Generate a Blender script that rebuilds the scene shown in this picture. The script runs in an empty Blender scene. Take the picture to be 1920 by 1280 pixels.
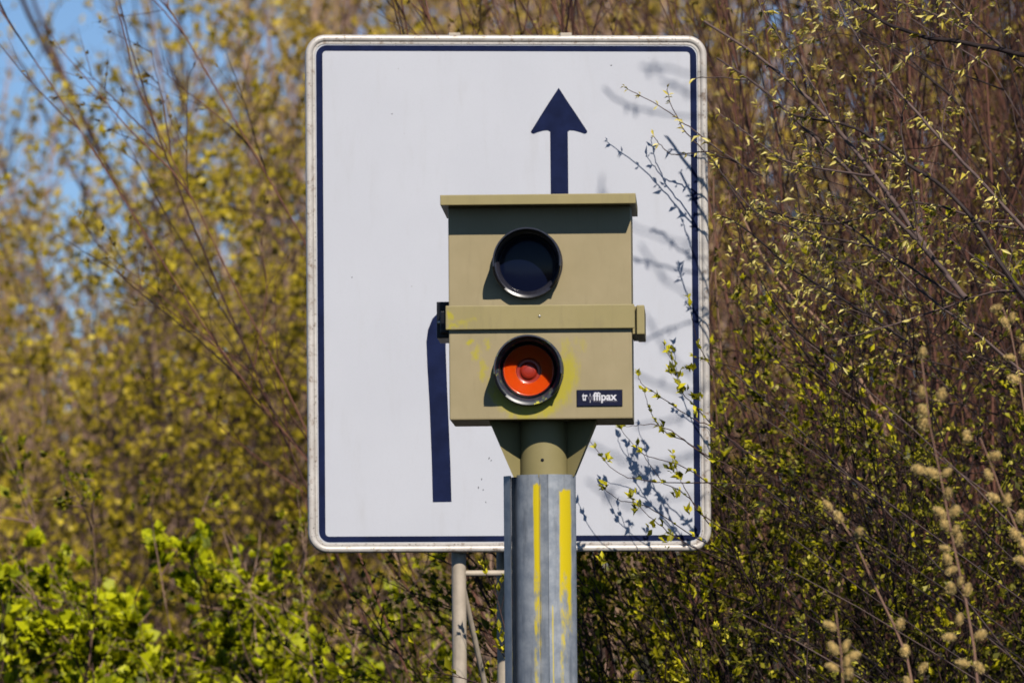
import bpy, bmesh, math
import numpy as np
from mathutils import Vector, Matrix

# ------------------------------------------------------------------ camera, light, exposure
SC = bpy.context.scene
COL = SC.collection
R = math.radians
F_PX, W_PX = 14000.0, 1920.0
CAM_Z, PITCH, ROLL = 1.6, R(3.25), R(0.45)
FWD = np.array([0, math.cos(PITCH), math.sin(PITCH)])
UP0 = np.array([0, -math.sin(PITCH), math.cos(PITCH)])
RGT0 = np.array([1.0, 0, 0])
RGT = RGT0 * math.cos(ROLL) - UP0 * math.sin(ROLL)
UPV = UP0 * math.cos(ROLL) + RGT0 * math.sin(ROLL)
CAMP = np.array([0, 0, CAM_Z])
cam = bpy.data.cameras.new("camera")
camo = bpy.data.objects.new("camera", cam)
COL.objects.link(camo)
camo.matrix_world = Matrix(((RGT[0], UPV[0], -FWD[0], 0), (RGT[1], UPV[1], -FWD[1], 0),
                            (RGT[2], UPV[2], -FWD[2], CAM_Z), (0, 0, 0, 1)))
cam.sensor_width = 36.0
cam.lens = 36.0 * F_PX / W_PX
cam.clip_start = 0.5
cam.clip_end = 5000
cam.dof.use_dof = True
cam.dof.focus_distance = 21.4
cam.dof.aperture_fstop = 6.4
SC.camera = camo

SUN_EL, SUN_AZ = R(38.5), R(15.5)          # azimuth: to the right of straight behind the viewer
world = bpy.data.worlds.new("World")
SC.world = world
world.use_nodes = True
wn = world.node_tree
sky = wn.nodes.new("ShaderNodeTexSky")
sky.sky_type = 'NISHITA'
sky.sun_disc = False
sky.sun_elevation = SUN_EL
sky.sun_rotation = math.pi - SUN_AZ
sky.altitude = 300
sky.air_density = 0.65
sky.dust_density = 0.0
sky.ozone_density = 5.5
bg = wn.nodes["Background"]
wn.links.new(sky.outputs[0], bg.inputs[0])
bg.inputs[1].default_value = 0.082
sun = bpy.data.lights.new("sun", 'SUN')
sun.energy = 5.0
sun.angle = R(0.53)
sun.color = (1.0, 0.93, 0.82)
suno = bpy.data.objects.new("sun", sun)
COL.objects.link(suno)
S2 = Vector((math.sin(SUN_AZ) * math.cos(SUN_EL), -math.cos(SUN_AZ) * math.cos(SUN_EL), math.sin(SUN_EL)))
suno.rotation_euler = S2.to_track_quat('Z', 'Y').to_euler()
suno.location = (5, -10, 12)
SC.view_settings.view_transform = 'Standard'
SC.view_settings.look = 'None'
SC.view_settings.exposure = 0.06
SC.view_settings.gamma = 1.0
SC.cycles.max_bounces = 6
SC.cycles.diffuse_bounces = 0
SC.cycles.glossy_bounces = 3
SC.cycles.transmission_bounces = 4
SC.cycles.transparent_max_bounces = 4


def ray(px, py):
    d = FWD * F_PX + RGT * (px - 960) - UPV * (py - 640)
    return d / d.dot(FWD)


def at(px, py, d):
    """world point seen at photo pixel (px,py) at distance d"""
    return CAMP + ray(px, py) * d


# ------------------------------------------------------------------ helpers: materials
def mat(name):
    m = bpy.data.materials.new(name)
    m.use_nodes = True
    return m, m.node_tree, m.node_tree.nodes["Principled BSDF"]


def nd(nt, kind, **kw):
    n = nt.nodes.new(kind)
    for k, v in kw.items():
        setattr(n, k, v)
    return n


def mth(nt, op, a, b=None, c=None):
    n = nd(nt, "ShaderNodeMath", operation=op)
    for i, v in enumerate((a, b, c)):
        if v is None:
            continue
        if isinstance(v, (int, float)):
            n.inputs[i].default_value = v
        else:
            nt.links.new(v, n.inputs[i])
    return n.outputs[0]


def smooth(nt, v, lo, hi, out0=0.0, out1=1.0):
    n = nd(nt, "ShaderNodeMapRange", interpolation_type='SMOOTHSTEP')
    nt.links.new(v, n.inputs[0])
    n.inputs[1].default_value, n.inputs[2].default_value = lo, hi
    n.inputs[3].default_value, n.inputs[4].default_value = out0, out1
    return n.outputs[0]


def mixc(nt, fac, a, b, mode='MIX'):
    n = nd(nt, "ShaderNodeMix", data_type='RGBA', blend_type=mode)
    for i, v in ((0, fac), (6, a), (7, b)):
        if isinstance(v, (int, float)):
            n.inputs[i].default_value = v
        elif isinstance(v, tuple):
            n.inputs[i].default_value = (*v, 1)
        else:
            nt.links.new(v, n.inputs[i])
    return n.outputs[2]


def objco(nt):
    t = nd(nt, "ShaderNodeTexCoord")
    s = nd(nt, "ShaderNodeSeparateXYZ")
    nt.links.new(t.outputs["Object"], s.inputs[0])
    return t.outputs["Object"], s.outputs[0], s.outputs[1], s.outputs[2]


def noise(nt, vec, scale, detail=3.0, rough=0.55, stretch=None):
    if stretch:
        mp = nd(nt, "ShaderNodeMapping")
        mp.inputs["Scale"].default_value = stretch
        nt.links.new(vec, mp.inputs[0])
        vec = mp.outputs[0]
    n = nd(nt, "ShaderNodeTexNoise")
    n.inputs["Scale"].default_value = scale
    n.inputs["Detail"].default_value = detail
    n.inputs["Roughness"].default_value = rough
    nt.links.new(vec, n.inputs["Vector"])
    return n.outputs[0]


def bump(nt, bsdf, h, strength=0.2, dist=0.002):
    b = nd(nt, "ShaderNodeBump")
    b.inputs["Strength"].default_value = strength
    b.inputs["Distance"].default_value = dist
    nt.links.new(h, b.inputs["Height"])
    nt.links.new(b.outputs[0], bsdf.inputs["Normal"])


def simple(name, col, rough=0.5, metal=0.0, var=0.12, scale=20, spec=0.5):
    m, nt, b = mat(name)
    v, x, y, z = objco(nt)
    n = noise(nt, v, scale, 4)
    c = mixc(nt, smooth(nt, n, 0.3, 0.7), tuple(k * (1 - var) for k in col), tuple(min(1, k * (1 + var)) for k in col))
    nt.links.new(c, b.inputs["Base Color"])
    b.inputs["Roughness"].default_value = rough
    b.inputs["Metallic"].default_value = metal
    b.inputs["Specular IOR Level"].default_value = spec
    return m


def leaf_mat(name, c_dark, c_mid, c_light, trans=0.4, gloss=0.018):
    m = bpy.data.materials.new(name)
    m.use_nodes = True
    nt = m.node_tree
    nt.nodes.clear()
    out = nd(nt, "ShaderNodeOutputMaterial")
    g = nd(nt, "ShaderNodeNewGeometry")
    cr = nd(nt, "ShaderNodeValToRGB")
    cr.color_ramp.elements[0].color = (*c_dark, 1)
    cr.color_ramp.elements[1].color = (*c_light, 1)
    e = cr.color_ramp.elements.new(0.5)
    e.color = (*c_mid, 1)
    nt.links.new(g.outputs["Random Per Island"], cr.inputs[0])
    d = nd(nt, "ShaderNodeBsdfDiffuse")
    t = nd(nt, "ShaderNodeBsdfTranslucent")
    gl = nd(nt, "ShaderNodeBsdfGlossy")
    gl.inputs["Roughness"].default_value = 0.5
    gl.inputs["Color"].default_value = (0.9, 0.9, 0.85, 1)
    nt.links.new(cr.outputs[0], d.inputs[0])
    nt.links.new(cr.outputs[0], t.inputs[0])
    m1 = nd(nt, "ShaderNodeMixShader")
    m1.inputs[0].default_value = trans
    nt.links.new(d.outputs[0], m1.inputs[1])
    nt.links.new(t.outputs[0], m1.inputs[2])
    m2 = nd(nt, "ShaderNodeMixShader")
    m2.inputs[0].default_value = gloss
    nt.links.new(m1.outputs[0], m2.inputs[1])
    nt.links.new(gl.outputs[0], m2.inputs[2])
    nt.links.new(m2.outputs[0], out.inputs[0])
    return m


def bark_mat(name, c0, c1):
    m, nt, b = mat(name)
    v, x, y, z = objco(nt)
    g = nd(nt, "ShaderNodeNewGeometry")
    n = noise(nt, v, 35, 4)
    f = mth(nt, 'ADD', mth(nt, 'MULTIPLY', g.outputs["Random Per Island"], 0.75), mth(nt, 'MULTIPLY', n, 0.35))
    nt.links.new(mixc(nt, smooth(nt, f, 0.1, 1.0), c0, c1), b.inputs["Base Color"])
    b.inputs["Roughness"].default_value = 0.7
    b.inputs["Specular IOR Level"].default_value = 0.3
    return m


# ------------------------------------------------------------------ helpers: objects
def link_mesh(name, me, m, parent=None, smooth_shade=False):
    o = bpy.data.objects.new(name, me)
    COL.objects.link(o)
    if m is not None:
        me.materials.append(m)
    if smooth_shade:
        me.polygons.foreach_set("use_smooth", np.ones(len(me.polygons), bool))
    if parent is not None:
        o.parent = parent
    return o


def from_bm(name, bm, m, parent=None, smooth_shade=False, angle=None):
    bmesh.ops.recalc_face_normals(bm, faces=bm.faces[:])
    me = bpy.data.meshes.new(name)
    bm.to_mesh(me)
    bm.free()
    o = link_mesh(name, me, m, parent, smooth_shade)
    if angle:
        me.set_sharp_from_angle(angle=R(angle))
    return o


def np_mesh(name, V, faces):
    """V (n,3); faces: list of int arrays (m,k) of one k each"""
    me = bpy.data.meshes.new(name)
    me.vertices.add(len(V))
    me.vertices.foreach_set("co", np.ascontiguousarray(V, np.float32).ravel())
    loops = np.concatenate([f.ravel() for f in faces])
    tot = np.concatenate([np.full(len(f), f.shape[1]) for f in faces])
    st = np.concatenate([[0], np.cumsum(tot)[:-1]])
    me.loops.add(len(loops))
    me.loops.foreach_set("vertex_index", loops.astype(np.int32))
    me.polygons.add(len(tot))
    me.polygons.foreach_set("loop_start", st.astype(np.int32))
    me.polygons.foreach_set("loop_total", tot.astype(np.int32))
    me.update(calc_edges=True)
    return me


def thing(name, label, cat, loc=(0, 0, 0), rotz=0.0, group=None):
    o = bpy.data.objects.new(name, None)
    o.empty_display_size = 0.2
    COL.objects.link(o)
    o.location = loc
    o.rotation_euler = (0, 0, rotz)
    o["label"] = label
    o["category"] = cat
    if group:
        o["group"] = group
    return o


def add_box(bm, x0, x1, y0, y1, z0, z1, bev=0.0, seg=2):
    t = bmesh.new()
    vs = [t.verts.new((x, y, z)) for x in (x0, x1) for y in (y0, y1) for z in (z0, z1)]
    for f in ((0, 1, 3, 2), (4, 6, 7, 5), (0, 4, 5, 1), (2, 3, 7, 6), (0, 2, 6, 4), (1, 5, 7, 3)):
        t.faces.new([vs[i] for i in f])
    if bev:
        bmesh.ops.bevel(t, geom=t.edges[:], offset=bev, segments=seg, affect='EDGES', profile=0.6)
    bmesh.ops.recalc_face_normals(t, faces=t.faces[:])
    me = bpy.data.meshes.new("tmp")
    t.to_mesh(me)
    t.free()
    bm.from_mesh(me)
    bpy.data.meshes.remove(me)


def add_prism_xz(bm, pts, y0, y1):
    """polygon in x,z extruded from y0 (front) to y1"""
    a = [bm.verts.new((p[0], y0, p[1])) for p in pts]
    b = [bm.verts.new((p[0], y1, p[1])) for p in pts]
    n = len(pts)
    bm.faces.new(a)
    bm.faces.new(b[::-1])
    for i in range(n):
        j = (i + 1) % n
        bm.faces.new((a[i], a[j], b[j], b[i]))


def add_prism_xy(bm, pts, z0, z1):
    a = [bm.verts.new((p[0], p[1], z0)) for p in pts]
    b = [bm.verts.new((p[0], p[1], z1)) for p in pts]
    n = len(pts)
    bm.faces.new(a)
    bm.faces.new(b[::-1])
    for i in range(n):
        j = (i + 1) % n
        bm.faces.new((a[i], a[j], b[j], b[i]))


def add_lathe_y(bm, prof, cx, cz, n=64, a0=0.0, a1=2 * math.pi, closed_prof=False):
    """profile [(r, y)] turned about the y axis through (cx, cz)"""
    full = abs(a1 - a0) > 6.28
    m = n if full else n + 1
    rings = []
    for (r, y) in prof:
        if r < 1e-6:
            rings.append([bm.verts.new((cx, y, cz))])
        else:
            rings.append([bm.verts.new((cx + r * math.cos(a0 + (a1 - a0) * i / n), y,
                                        cz + r * math.sin(a0 + (a1 - a0) * i / n))) for i in range(m)])
    pairs = list(zip(rings[:-1], rings[1:]))
    if closed_prof:
        pairs.append((rings[-1], rings[0]))
    for A, B in pairs:
        for i in range(n):
            j = (i + 1) % m
            if len(A) == 1 and len(B) == 1:
                continue
            if len(A) == 1:
                bm.faces.new((A[0], B[i], B[j]))
            elif len(B) == 1:
                bm.faces.new((A[i], A[j], B[0]))
            else:
                bm.faces.new((A[i], A[j], B[j], B[i]))
    if closed_prof and not full:
        bm.faces.new([r[0] for r in rings])
        bm.faces.new([r[-1] for r in rings][::-1])


def add_tube(bm, pts, rad, k=16, caps=True):
    pts = [Vector(p) for p in pts]
    rings = []
    for i, p in enumerate(pts):
        t = (pts[min(i + 1, len(pts) - 1)] - pts[max(i - 1, 0)]).normalized()
        u = t.cross(Vector((0.12, 1, 0.07))).normalized()
        v = t.cross(u)
        r = rad[i] if isinstance(rad, (list, tuple)) else rad
        rings.append([bm.verts.new(p + u * (r * math.cos(2 * math.pi * j / k)) + v * (r * math.sin(2 * math.pi * j / k))) for j in range(k)])
    for A, B in zip(rings[:-1], rings[1:]):
        for j in range(k):
            bm.faces.new((A[j], A[(j + 1) % k], B[(j + 1) % k], B[j]))
    if caps:
        bm.faces.new(rings[0])
        bm.faces.new(rings[-1][::-1])


def rrect(w, h, r, n=10):
    pts = []
    for cx, cz, a in ((w / 2 - r, h / 2 - r, 0), (-w / 2 + r, h / 2 - r, 90), (-w / 2 + r, -h / 2 + r, 180), (w / 2 - r, -h / 2 + r, 270)):
        for i in range(n + 1):
            t = R(a + 90 * i / n)
            pts.append((cx + r * math.cos(t), cz + r * math.sin(t)))
    return pts


# ------------------------------------------------------------------ materials of the hardware
def khaki_paint(name, smears, dirt=1.0, c0=(0.295, 0.240, 0.132), c1=(0.33, 0.267, 0.152)):
    """smears: list of (cx, cz, sx, sz, strength) in the thing's own metres; rings: 6-tuple (cx,cz,r0,r1,angle,width)"""
    m, nt, b = mat(name)
    v, x, y, z = objco(nt)
    n1 = noise(nt, v, 9, 5, 0.6)
    n2 = noise(nt, v, 60, 3, 0.6, (1, 1, 0.16))
    base = mixc(nt, smooth(nt, n1, 0.3, 0.75), c0, c1)
    base = mixc(nt, mth(nt, 'MULTIPLY', smooth(nt, n2, 0.5, 0.8), 0.28 * dirt), base, (0.205, 0.165, 0.09))
    specks = noise(nt, v, 260, 2, 0.5)
    base = mixc(nt, smooth(nt, specks, 0.70, 0.76, 0, 0.5), base, (0.16, 0.13, 0.08))
    total = None
    wx = mth(nt, 'MULTIPLY', mth(nt, 'SUBTRACT', noise(nt, v, 38, 4, 0.7), 0.5), 0.050)
    wz = mth(nt, 'MULTIPLY', mth(nt, 'SUBTRACT', noise(nt, v, 27, 4, 0.7), 0.5), 0.060)
    x, z = mth(nt, 'ADD', x, wx), mth(nt, 'ADD', z, wz)
    streak = noise(nt, v, 110, 5, 0.75, (1, 1, 0.22))
    for s in smears:
        if len(s) == 5:
            cx, cz, sx, sz, k = s
            dx = mth(nt, 'DIVIDE', mth(nt, 'SUBTRACT', x, cx), sx)
            dz = mth(nt, 'DIVIDE', mth(nt, 'SUBTRACT', z, cz), sz)
            rr = mth(nt, 'SQRT', mth(nt, 'ADD', mth(nt, 'MULTIPLY', dx, dx), mth(nt, 'MULTIPLY', dz, dz)))
            f = mth(nt, 'MULTIPLY', smooth(nt, rr, 0.15, 1.0, 1.0, 0.0), k)
        else:
            cx, cz, r0, r1, ang, k = s
            dx = mth(nt, 'SUBTRACT', x, cx)
            dz = mth(nt, 'SUBTRACT', z, cz)
            rr = mth(nt, 'SQRT', mth(nt, 'ADD', mth(nt, 'MULTIPLY', dx, dx), mth(nt, 'MULTIPLY', dz, dz)))
            f = smooth(nt, rr, r0, r1, 1.0, 0.0)
            side = mth(nt, 'ADD', mth(nt, 'MULTIPLY', dx, math.cos(ang)), mth(nt, 'MULTIPLY', dz, math.sin(ang)))
            f = mth(nt, 'MULTIPLY', mth(nt, 'MULTIPLY', f, smooth(nt, side, 0.0, 0.075)), k)
        total = f if total is None else mth(nt, 'MAXIMUM', total, f)
    if total is not None:
        fac = smooth(nt, mth(nt, 'ADD', total, mth(nt, 'MULTIPLY', mth(nt, 'SUBTRACT', streak, 0.5), 1.2)), 0.08, 0.98, 0, 0.85)
        fac = mth(nt, 'MULTIPLY', fac, smooth(nt, total, 0.02, 0.2))
        base = mixc(nt, fac, base, (0.38, 0.325, 0.008))
    nt.links.new(base, b.inputs["Base Color"])
    b.inputs["Roughness"].default_value = 0.5
    b.inputs["Specular IOR Level"].default_value = 0.35
    bump(nt, b, noise(nt, v, 400, 2), 0.06, 0.001)
    return m


def sign_white():
    m, nt, b = mat("retroreflective white sheeting")
    v, x, y, z = objco(nt)
    n = noise(nt, v, 3.0, 4)
    w = nd(nt, "ShaderNodeTexVoronoi", feature='DISTANCE_TO_EDGE')
    w.inputs["Scale"].default_value = 260
    nt.links.new(v, w.inputs["Vector"])
    base = mixc(nt, smooth(nt, n, 0.35, 0.7), (0.475, 0.485, 0.535), (0.495, 0.505, 0.555))
    base = mixc(nt, smooth(nt, w.outputs["Distance"], 0.0, 0.12, 0.22, 0.0), base, (0.38, 0.39, 0.43))
    dirt = noise(nt, v, 18, 5, 0.65, (1, 1, 0.2))
    base = mixc(nt, smooth(nt, dirt, 0.50, 0.85, 0, 0.22), base, (0.32, 0.30, 0.28))
    sp = noise(nt, v, 55, 1.0, 0.4)
    base = mixc(nt, smooth(nt, sp, 0.80, 0.82, 0, 0.6), base, (0.25, 0.24, 0.25))
    nt.links.new(base, b.inputs["Base Color"])
    b.inputs["Roughness"].default_value = 0.45
    b.inputs["Specular IOR Level"].default_value = 0.3
    return m


def galvanised(name, c0, c1, metal=0.75, rough=0.42, stripes=False):
    m, nt, b = mat(name)
    v, x, y, z = objco(nt)
    n1 = noise(nt, v, 22, 5, 0.65)
    n2 = noise(nt, v, 45, 4, 0.6, (1, 1, 0.12))
    base = mixc(nt, smooth(nt, n1, 0.3, 0.72), c0, c1)
    base = mixc(nt, smooth(nt, n2, 0.48, 0.75, 0, 0.6), base, tuple(k * 0.55 for k in c0))
    rgh = mth(nt, 'ADD', mth(nt, 'MULTIPLY', n1, 0.25), rough - 0.1)
    met = None
    if stripes:
        edge = noise(nt, v, 60, 4, 0.7, (1, 0.3, 0.12))
        pat = noise(nt, v, 30, 5, 0.7, (1, 1, 0.35))
        wig = mth(nt, 'MULTIPLY', mth(nt, 'SUBTRACT', edge, 0.5), 0.012)
        xx = mth(nt, 'ADD', x, wig)

        def stripe(x0, x1, z1, fade_from, fade_to, low):
            fx = mth(nt, 'MULTIPLY', smooth(nt, xx, x0 - 0.002, x0 + 0.003), smooth(nt, xx, x1 - 0.003, x1 + 0.002, 1, 0))
            zt = mth(nt, 'ADD', z, mth(nt, 'MULTIPLY', mth(nt, 'SUBTRACT', pat, 0.5), 0.05))
            ft = smooth(nt, zt, z1 - 0.006, z1 + 0.004, 1, 0)
            dens = smooth(nt, z, fade_to, fade_from, low, 1.15)
            wear = smooth(nt, mth(nt, 'ADD', dens, mth(nt, 'MULTIPLY', mth(nt, 'SUBTRACT', pat, 0.5), 2.6)), 0.25, 0.8)
            return mth(nt, 'MULTIPLY', mth(nt, 'MULTIPLY', fx, ft), wear)
        f = mth(nt, 'MAXIMUM', stripe(-0.0245, -0.006, 2.352, 2.26, 1.98, 0.40), stripe(0.0455, 0.077, 2.340, 2.16, 1.92, 0.30))
        f = mth(nt, 'MAXIMUM', f, stripe(0.0245, 0.0285, 2.03, 1.9, 1.2, 1.0))
        base = mixc(nt, f, base, (0.60, 0.46, 0.0))
        inv = mth(nt, 'SUBTRACT', 1.0, f)
        met = mth(nt, 'MULTIPLY', inv, metal)
    nt.links.new(base, b.inputs["Base Color"])
    nt.links.new(rgh, b.inputs["Roughness"])
    if met is None:
        b.inputs["Metallic"].default_value = metal
    else:
        nt.links.new(met, b.inputs["Metallic"])
    bump(nt, b, n1, 0.12, 0.002)
    return m


M_WHITE = sign_white()
M_NAVY = simple("dark navy film", (0.008, 0.013, 0.046), 0.9, 0, 0.25, 12, 0.12)
M_RIM, nt, b = mat("weathered aluminium edge")
v, x, y, z = objco(nt)
c = mixc(nt, smooth(nt, noise(nt, v, 14, 5, 0.7), 0.35, 0.7), (0.46, 0.42, 0.385), (0.58, 0.54, 0.50))
c = mixc(nt, smooth(nt, noise(nt, v, 40, 5, 0.75), 0.52, 0.68, 0, 0.85), c, (0.24, 0.17, 0.12))
c = mixc(nt, smooth(nt, noise(nt, v, 160, 2, 0.5), 0.66, 0.72, 0, 0.8), c, (0.10, 0.08, 0.065))
nt.links.new(c, b.inputs["Base Color"])
b.inputs["Roughness"].default_value = 0.42
b.inputs["Metallic"].default_value = 0.1
M_POST = galvanised("aged galvanised tube", (0.38, 0.32, 0.25), (0.48, 0.405, 0.32), 0.03, 0.55)
M_POLE = galvanised("zinc grey mast with yellow paint", (0.22, 0.245, 0.285), (0.37, 0.39, 0.42), 0.30, 0.46, True)
M_BLACK = simple("black rubbery plastic and bracket shade", (0.004, 0.005, 0.010), 0.4, 0, 0.2, 30, 0.25)
M_BRUSH = simple("dark worn enamel", (0.022, 0.022, 0.032), 0.25, 0, 0.3, 40)
M_PLATE = simple("midnight blue plate", (0.006, 0.008, 0.030), 0.6, 0, 0.15, 40, 0.15)
M_LETTER = simple("white lettering", (0.58, 0.57, 0.62), 0.5, 0, 0.05, 40)
M_LETTER_DIM = simple("worn lettering", (0.24, 0.22, 0.27), 0.5, 0, 0.1, 200)
M_STEEL = simple("steel bolt", (0.55, 0.53, 0.48), 0.3, 0.8, 0.1, 60)

# ------------------------------------------------------------------ ground
ground_m, nt, b = mat("rough spring grass and soil")
v, x, y, z = objco(nt)
n1 = noise(nt, v, 0.6, 6)
n2 = noise(nt, v, 9, 6)
c = mixc(nt, smooth(nt, n1, 0.35, 0.65), (0.026, 0.023, 0.014), (0.020, 0.026, 0.008))
c = mixc(nt, smooth(nt, n2, 0.4, 0.75, 0, 0.6), c, (0.045, 0.036, 0.022))
nt.links.new(c, b.inputs["Base Color"])
b.inputs["Roughness"].default_value = 0.95
bump(nt, b, n2, 0.6, 0.05)
xs = np.unique(np.concatenate([np.linspace(-1500, 1500, 31), np.linspace(-30, 30, 41)]))
ys = np.unique(np.concatenate([np.linspace(-200, 2600, 29), np.linspace(20, 90, 57)]))
GX, GY = np.meshgrid(xs, ys)
rise = 1 / (1 + np.exp(-(GY - 50) / 3.0)) * 3.0
GZ = rise + 0.12 * np.sin(GX * 0.9) * np.cos(GY * 0.7) * (np.abs(GX) < 31) * (GY > 24) * (GY < 90)
GZ = np.where(np.abs(GX) < 1e9, GZ, 0)
nx, ny = len(xs), len(ys)
idx = np.arange(nx * ny).reshape(ny, nx)
gf = np.stack([idx[:-1, :-1], idx[:-1, 1:], idx[1:, 1:], idx[1:, :-1]], -1).reshape(-1, 4)
go = link_mesh("ground", np_mesh("ground", np.stack([GX, GY, GZ], -1).reshape(-1, 3), [gf]), ground_m, None, True)
go["kind"] = "structure"
m_road, nt, b = mat("worn asphalt")
v, x, y, z = objco(nt)
n1, n2 = noise(nt, v, 1.2, 5), noise(nt, v, 160, 3)
c = mixc(nt, smooth(nt, n1, 0.3, 0.7), (0.016, 0.016, 0.018), (0.026, 0.026, 0.028))
c = mixc(nt, smooth(nt, n2, 0.5, 0.75, 0, 0.5), c, (0.05, 0.05, 0.05))
nt.links.new(c, b.inputs["Base Color"])
b.inputs["Roughness"].default_value = 0.85
bump(nt, b, n2, 0.4, 0.004)
bm = bmesh.new()
add_box(bm, -400, 400, 4.5, 16.5, -0.05, 0.02)
ro_ = from_bm("road", bm, m_road)
ro_["kind"] = "structure"

# ------------------------------------------------------------------ traffic sign
SIGN_C = np.array([-0.0096, 23.0423, 3.0583])
SIGN_YAW = 0.10624
SW, SH = 1.25, 1.5995
sign = thing("traffic_sign", "tall white road sign with dark border, upward arrow and merging lane line", "road sign",
             (SIGN_C[0], SIGN_C[1], 0.0), SIGN_YAW)
ZC = SIGN_C[2]
cs, sn = math.cos(SIGN_YAW), math.sin(SIGN_YAW)


def on_sign(px, py, yoff=0.0):
    """photo pixel -> local (x,z) on the sign's face"""
    nrm = np.array([-sn * -1, -cs, 0]) * -1      # local +y in world
    nrm = np.array([-sn, cs, 0])
    r = ray(px, py)
    p0 = np.array([SIGN_C[0], SIGN_C[1], 0]) + nrm * yoff
    t = (p0 - CAMP).dot(nrm) / r.dot(nrm)
    p = CAMP + r * t - np.array([SIGN_C[0], SIGN_C[1], 0])
    return (p[0] * cs + p[1] * sn, p[2])


def sweep(name, loops, m, closed_ring=False, sm=True):
    """loops: list of (rounded rect pts, y) bridged in order"""
    bm = bmesh.new()
    rings = [[bm.verts.new((p[0], y, p[1] + ZC)) for p in pts] for pts, y in loops]
    pr = list(zip(rings[:-1], rings[1:]))
    if closed_ring:
        pr.append((rings[-1], rings[0]))
    for A, B in pr:
        for i in range(len(A)):
            j = (i + 1) % len(A)
            bm.faces.new((A[i], A[j], B[j], B[i]))
    return from_bm(name, bm, m, sign, sm, 35)


def RR(i, r):
    return rrect(SW - 2 * i, SH - 2 * i, r)


bm = bmesh.new()
a = RR(0.006, 0.056)
add_prism_xz(bm, [(p[0], p[1] + ZC) for p in a], 0.0, 0.004)
from_bm("panel", bm, M_WHITE, sign)
sweep("rim", [(RR(0.0055, 0.057), 0.022), (RR(0.0, 0.062), 0.020), (RR(0.0, 0.062), 0.000), (RR(0.002, 0.060), -0.0045), (RR(0.006, 0.056), -0.0075),
              (RR(0.012, 0.050), -0.0085), (RR(0.017, 0.045), -0.0065), (RR(0.0205, 0.0415), -0.0035),
              (RR(0.0215, 0.0405), -0.0015), (RR(0.0225, 0.0395), -0.0028), (RR(0.0285, 0.0335), -0.0026), (RR(0.0300, 0.0320), 0.0006)], M_RIM)
bo, bi = RR(0.0325, 0.034), [(p[0], p[1]) for p in rrect(SW - 2 * 0.0525, SH - 2 * 0.050, 0.012)]
sweep("border", [(bo, 0.0004), (bo, -0.0008), (bi, -0.0008), (bi, 0.0004)], M_NAVY, False, False)

# arrow: head + long shaft (its lower part runs on behind the speed camera and its mast)
bm = bmesh.new()
ar = [(1047.5, 165)]
ar += [(1063, 189), (1080, 214), (1095, 237)]
ar += [(1101, 246), (1100.5, 249.5), (1096, 251), (1088, 248), (1076, 245), (1068, 244.5), (1064.5, 247)]
ar += [(1067, 500), (1072, 940), (1038, 940), (1034, 500), (1031.5, 247)]
ar += [(1027, 244.5), (1019, 245), (1008, 248), (1001, 251), (996.5, 250), (995.5, 246.5), (1001, 238), (1015, 215), (1031, 190)]
add_prism_xz(bm, [on_sign(*p) for p in ar], -0.0012, 0.0004)
from_bm("arrow", bm, M_NAVY, sign)
bm = bmesh.new()
lf = [(811.5, 940.5), (809.5, 860), (805.5, 760), (801.5, 690), (799.5, 640), (802.5, 618), (811, 597), (826, 582), (850, 558), (910, 500), (1012, 400),
      (1031, 372), (1036, 420), (940, 525), (862, 596), (842, 616), (836, 632), (835.5, 650), (838, 720), (841.5, 800), (844.5, 870), (846.5, 940)]
add_prism_xz(bm, [on_sign(*p) for p in lf], -0.0014, 0.0004)
from_bm("merging_line", bm, M_NAVY, sign)

# a few scuffs left on the white film
for (fx, fy, fl, fa) in ((917, 859, 5, 70), (921, 863, 3, 30), (903, 898, 4, 80), (906, 918, 3, 60), (911, 941, 3, 75), (897, 914, 5, 85), (735, 214, 3, 20), (1146, 123, 4, 15), (660, 520, 3, 50)):
    ca, sa = math.cos(R(fa)) * fl / 2, math.sin(R(fa)) * fl / 2
    wa, wb = -math.sin(R(fa)) * 0.8, math.cos(R(fa)) * 0.8
    q = [on_sign(fx + ca + wa, fy - sa - wb), on_sign(fx + ca * .6 - wa, fy - sa * .6 + wb), on_sign(fx - ca - wa * .4, fy + sa + wb * .4), on_sign(fx - ca * .5 + wa, fy + sa * .5 - wb)]
    bm = bmesh.new()
    add_prism_xz(bm, q, -0.0006, 0.0002)
    from_bm("scuff_mark", bm, M_BLACK, sign)

# mast of tubes behind the sign
def sx(px):
    return on_sign(px, 1100, 0.06)[0]


bm = bmesh.new()
xl = on_sign(861, 1100, 0.055)[0]
add_tube(bm, [(xl, 0.062, 0.0), (xl, 0.062, 3.82)], 0.0225, 24)
from_bm("post", bm, M_POST, sign, True, 40)
xr = on_sign(945, 1150, 0.40)[0]
bm = bmesh.new()
add_tube(bm, [(xr, 0.40, 0.0), (xr, 0.40, 3.82)], 0.0225, 24)
from_bm("post", bm, M_POST, sign, True, 40)
xq = on_sign(1050, 1150, 0.06)[0]
bm = bmesh.new()
add_tube(bm, [(xq, 0.062, 0.0), (xq, 0.062, 3.82)], 0.0225, 24)
from_bm("post", bm, M_POST, sign, True, 40)
for k, zr in enumerate((1.15, 2.195, 3.3)):
    bm = bmesh.new()
    add_tube(bm, [(xl + 0.02, 0.062, zr), (xq - 0.02, 0.062, zr)], 0.0095, 14)
    from_bm("rung", bm, M_POST, sign, True, 40)
zb0, zb1 = on_sign(880, 1130, 0.2)[1], on_sign(880, 1290, 0.2)[1]
bm = bmesh.new()
a, c = on_sign(868, 1100, 0.08), on_sign(908, 1292, 0.30)
add_tube(bm, [(a[0], 0.075, a[1]), (c[0], 0.25, c[1]), (xr, 0.385, c[1] - 0.30)], 0.0085, 12)
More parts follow.
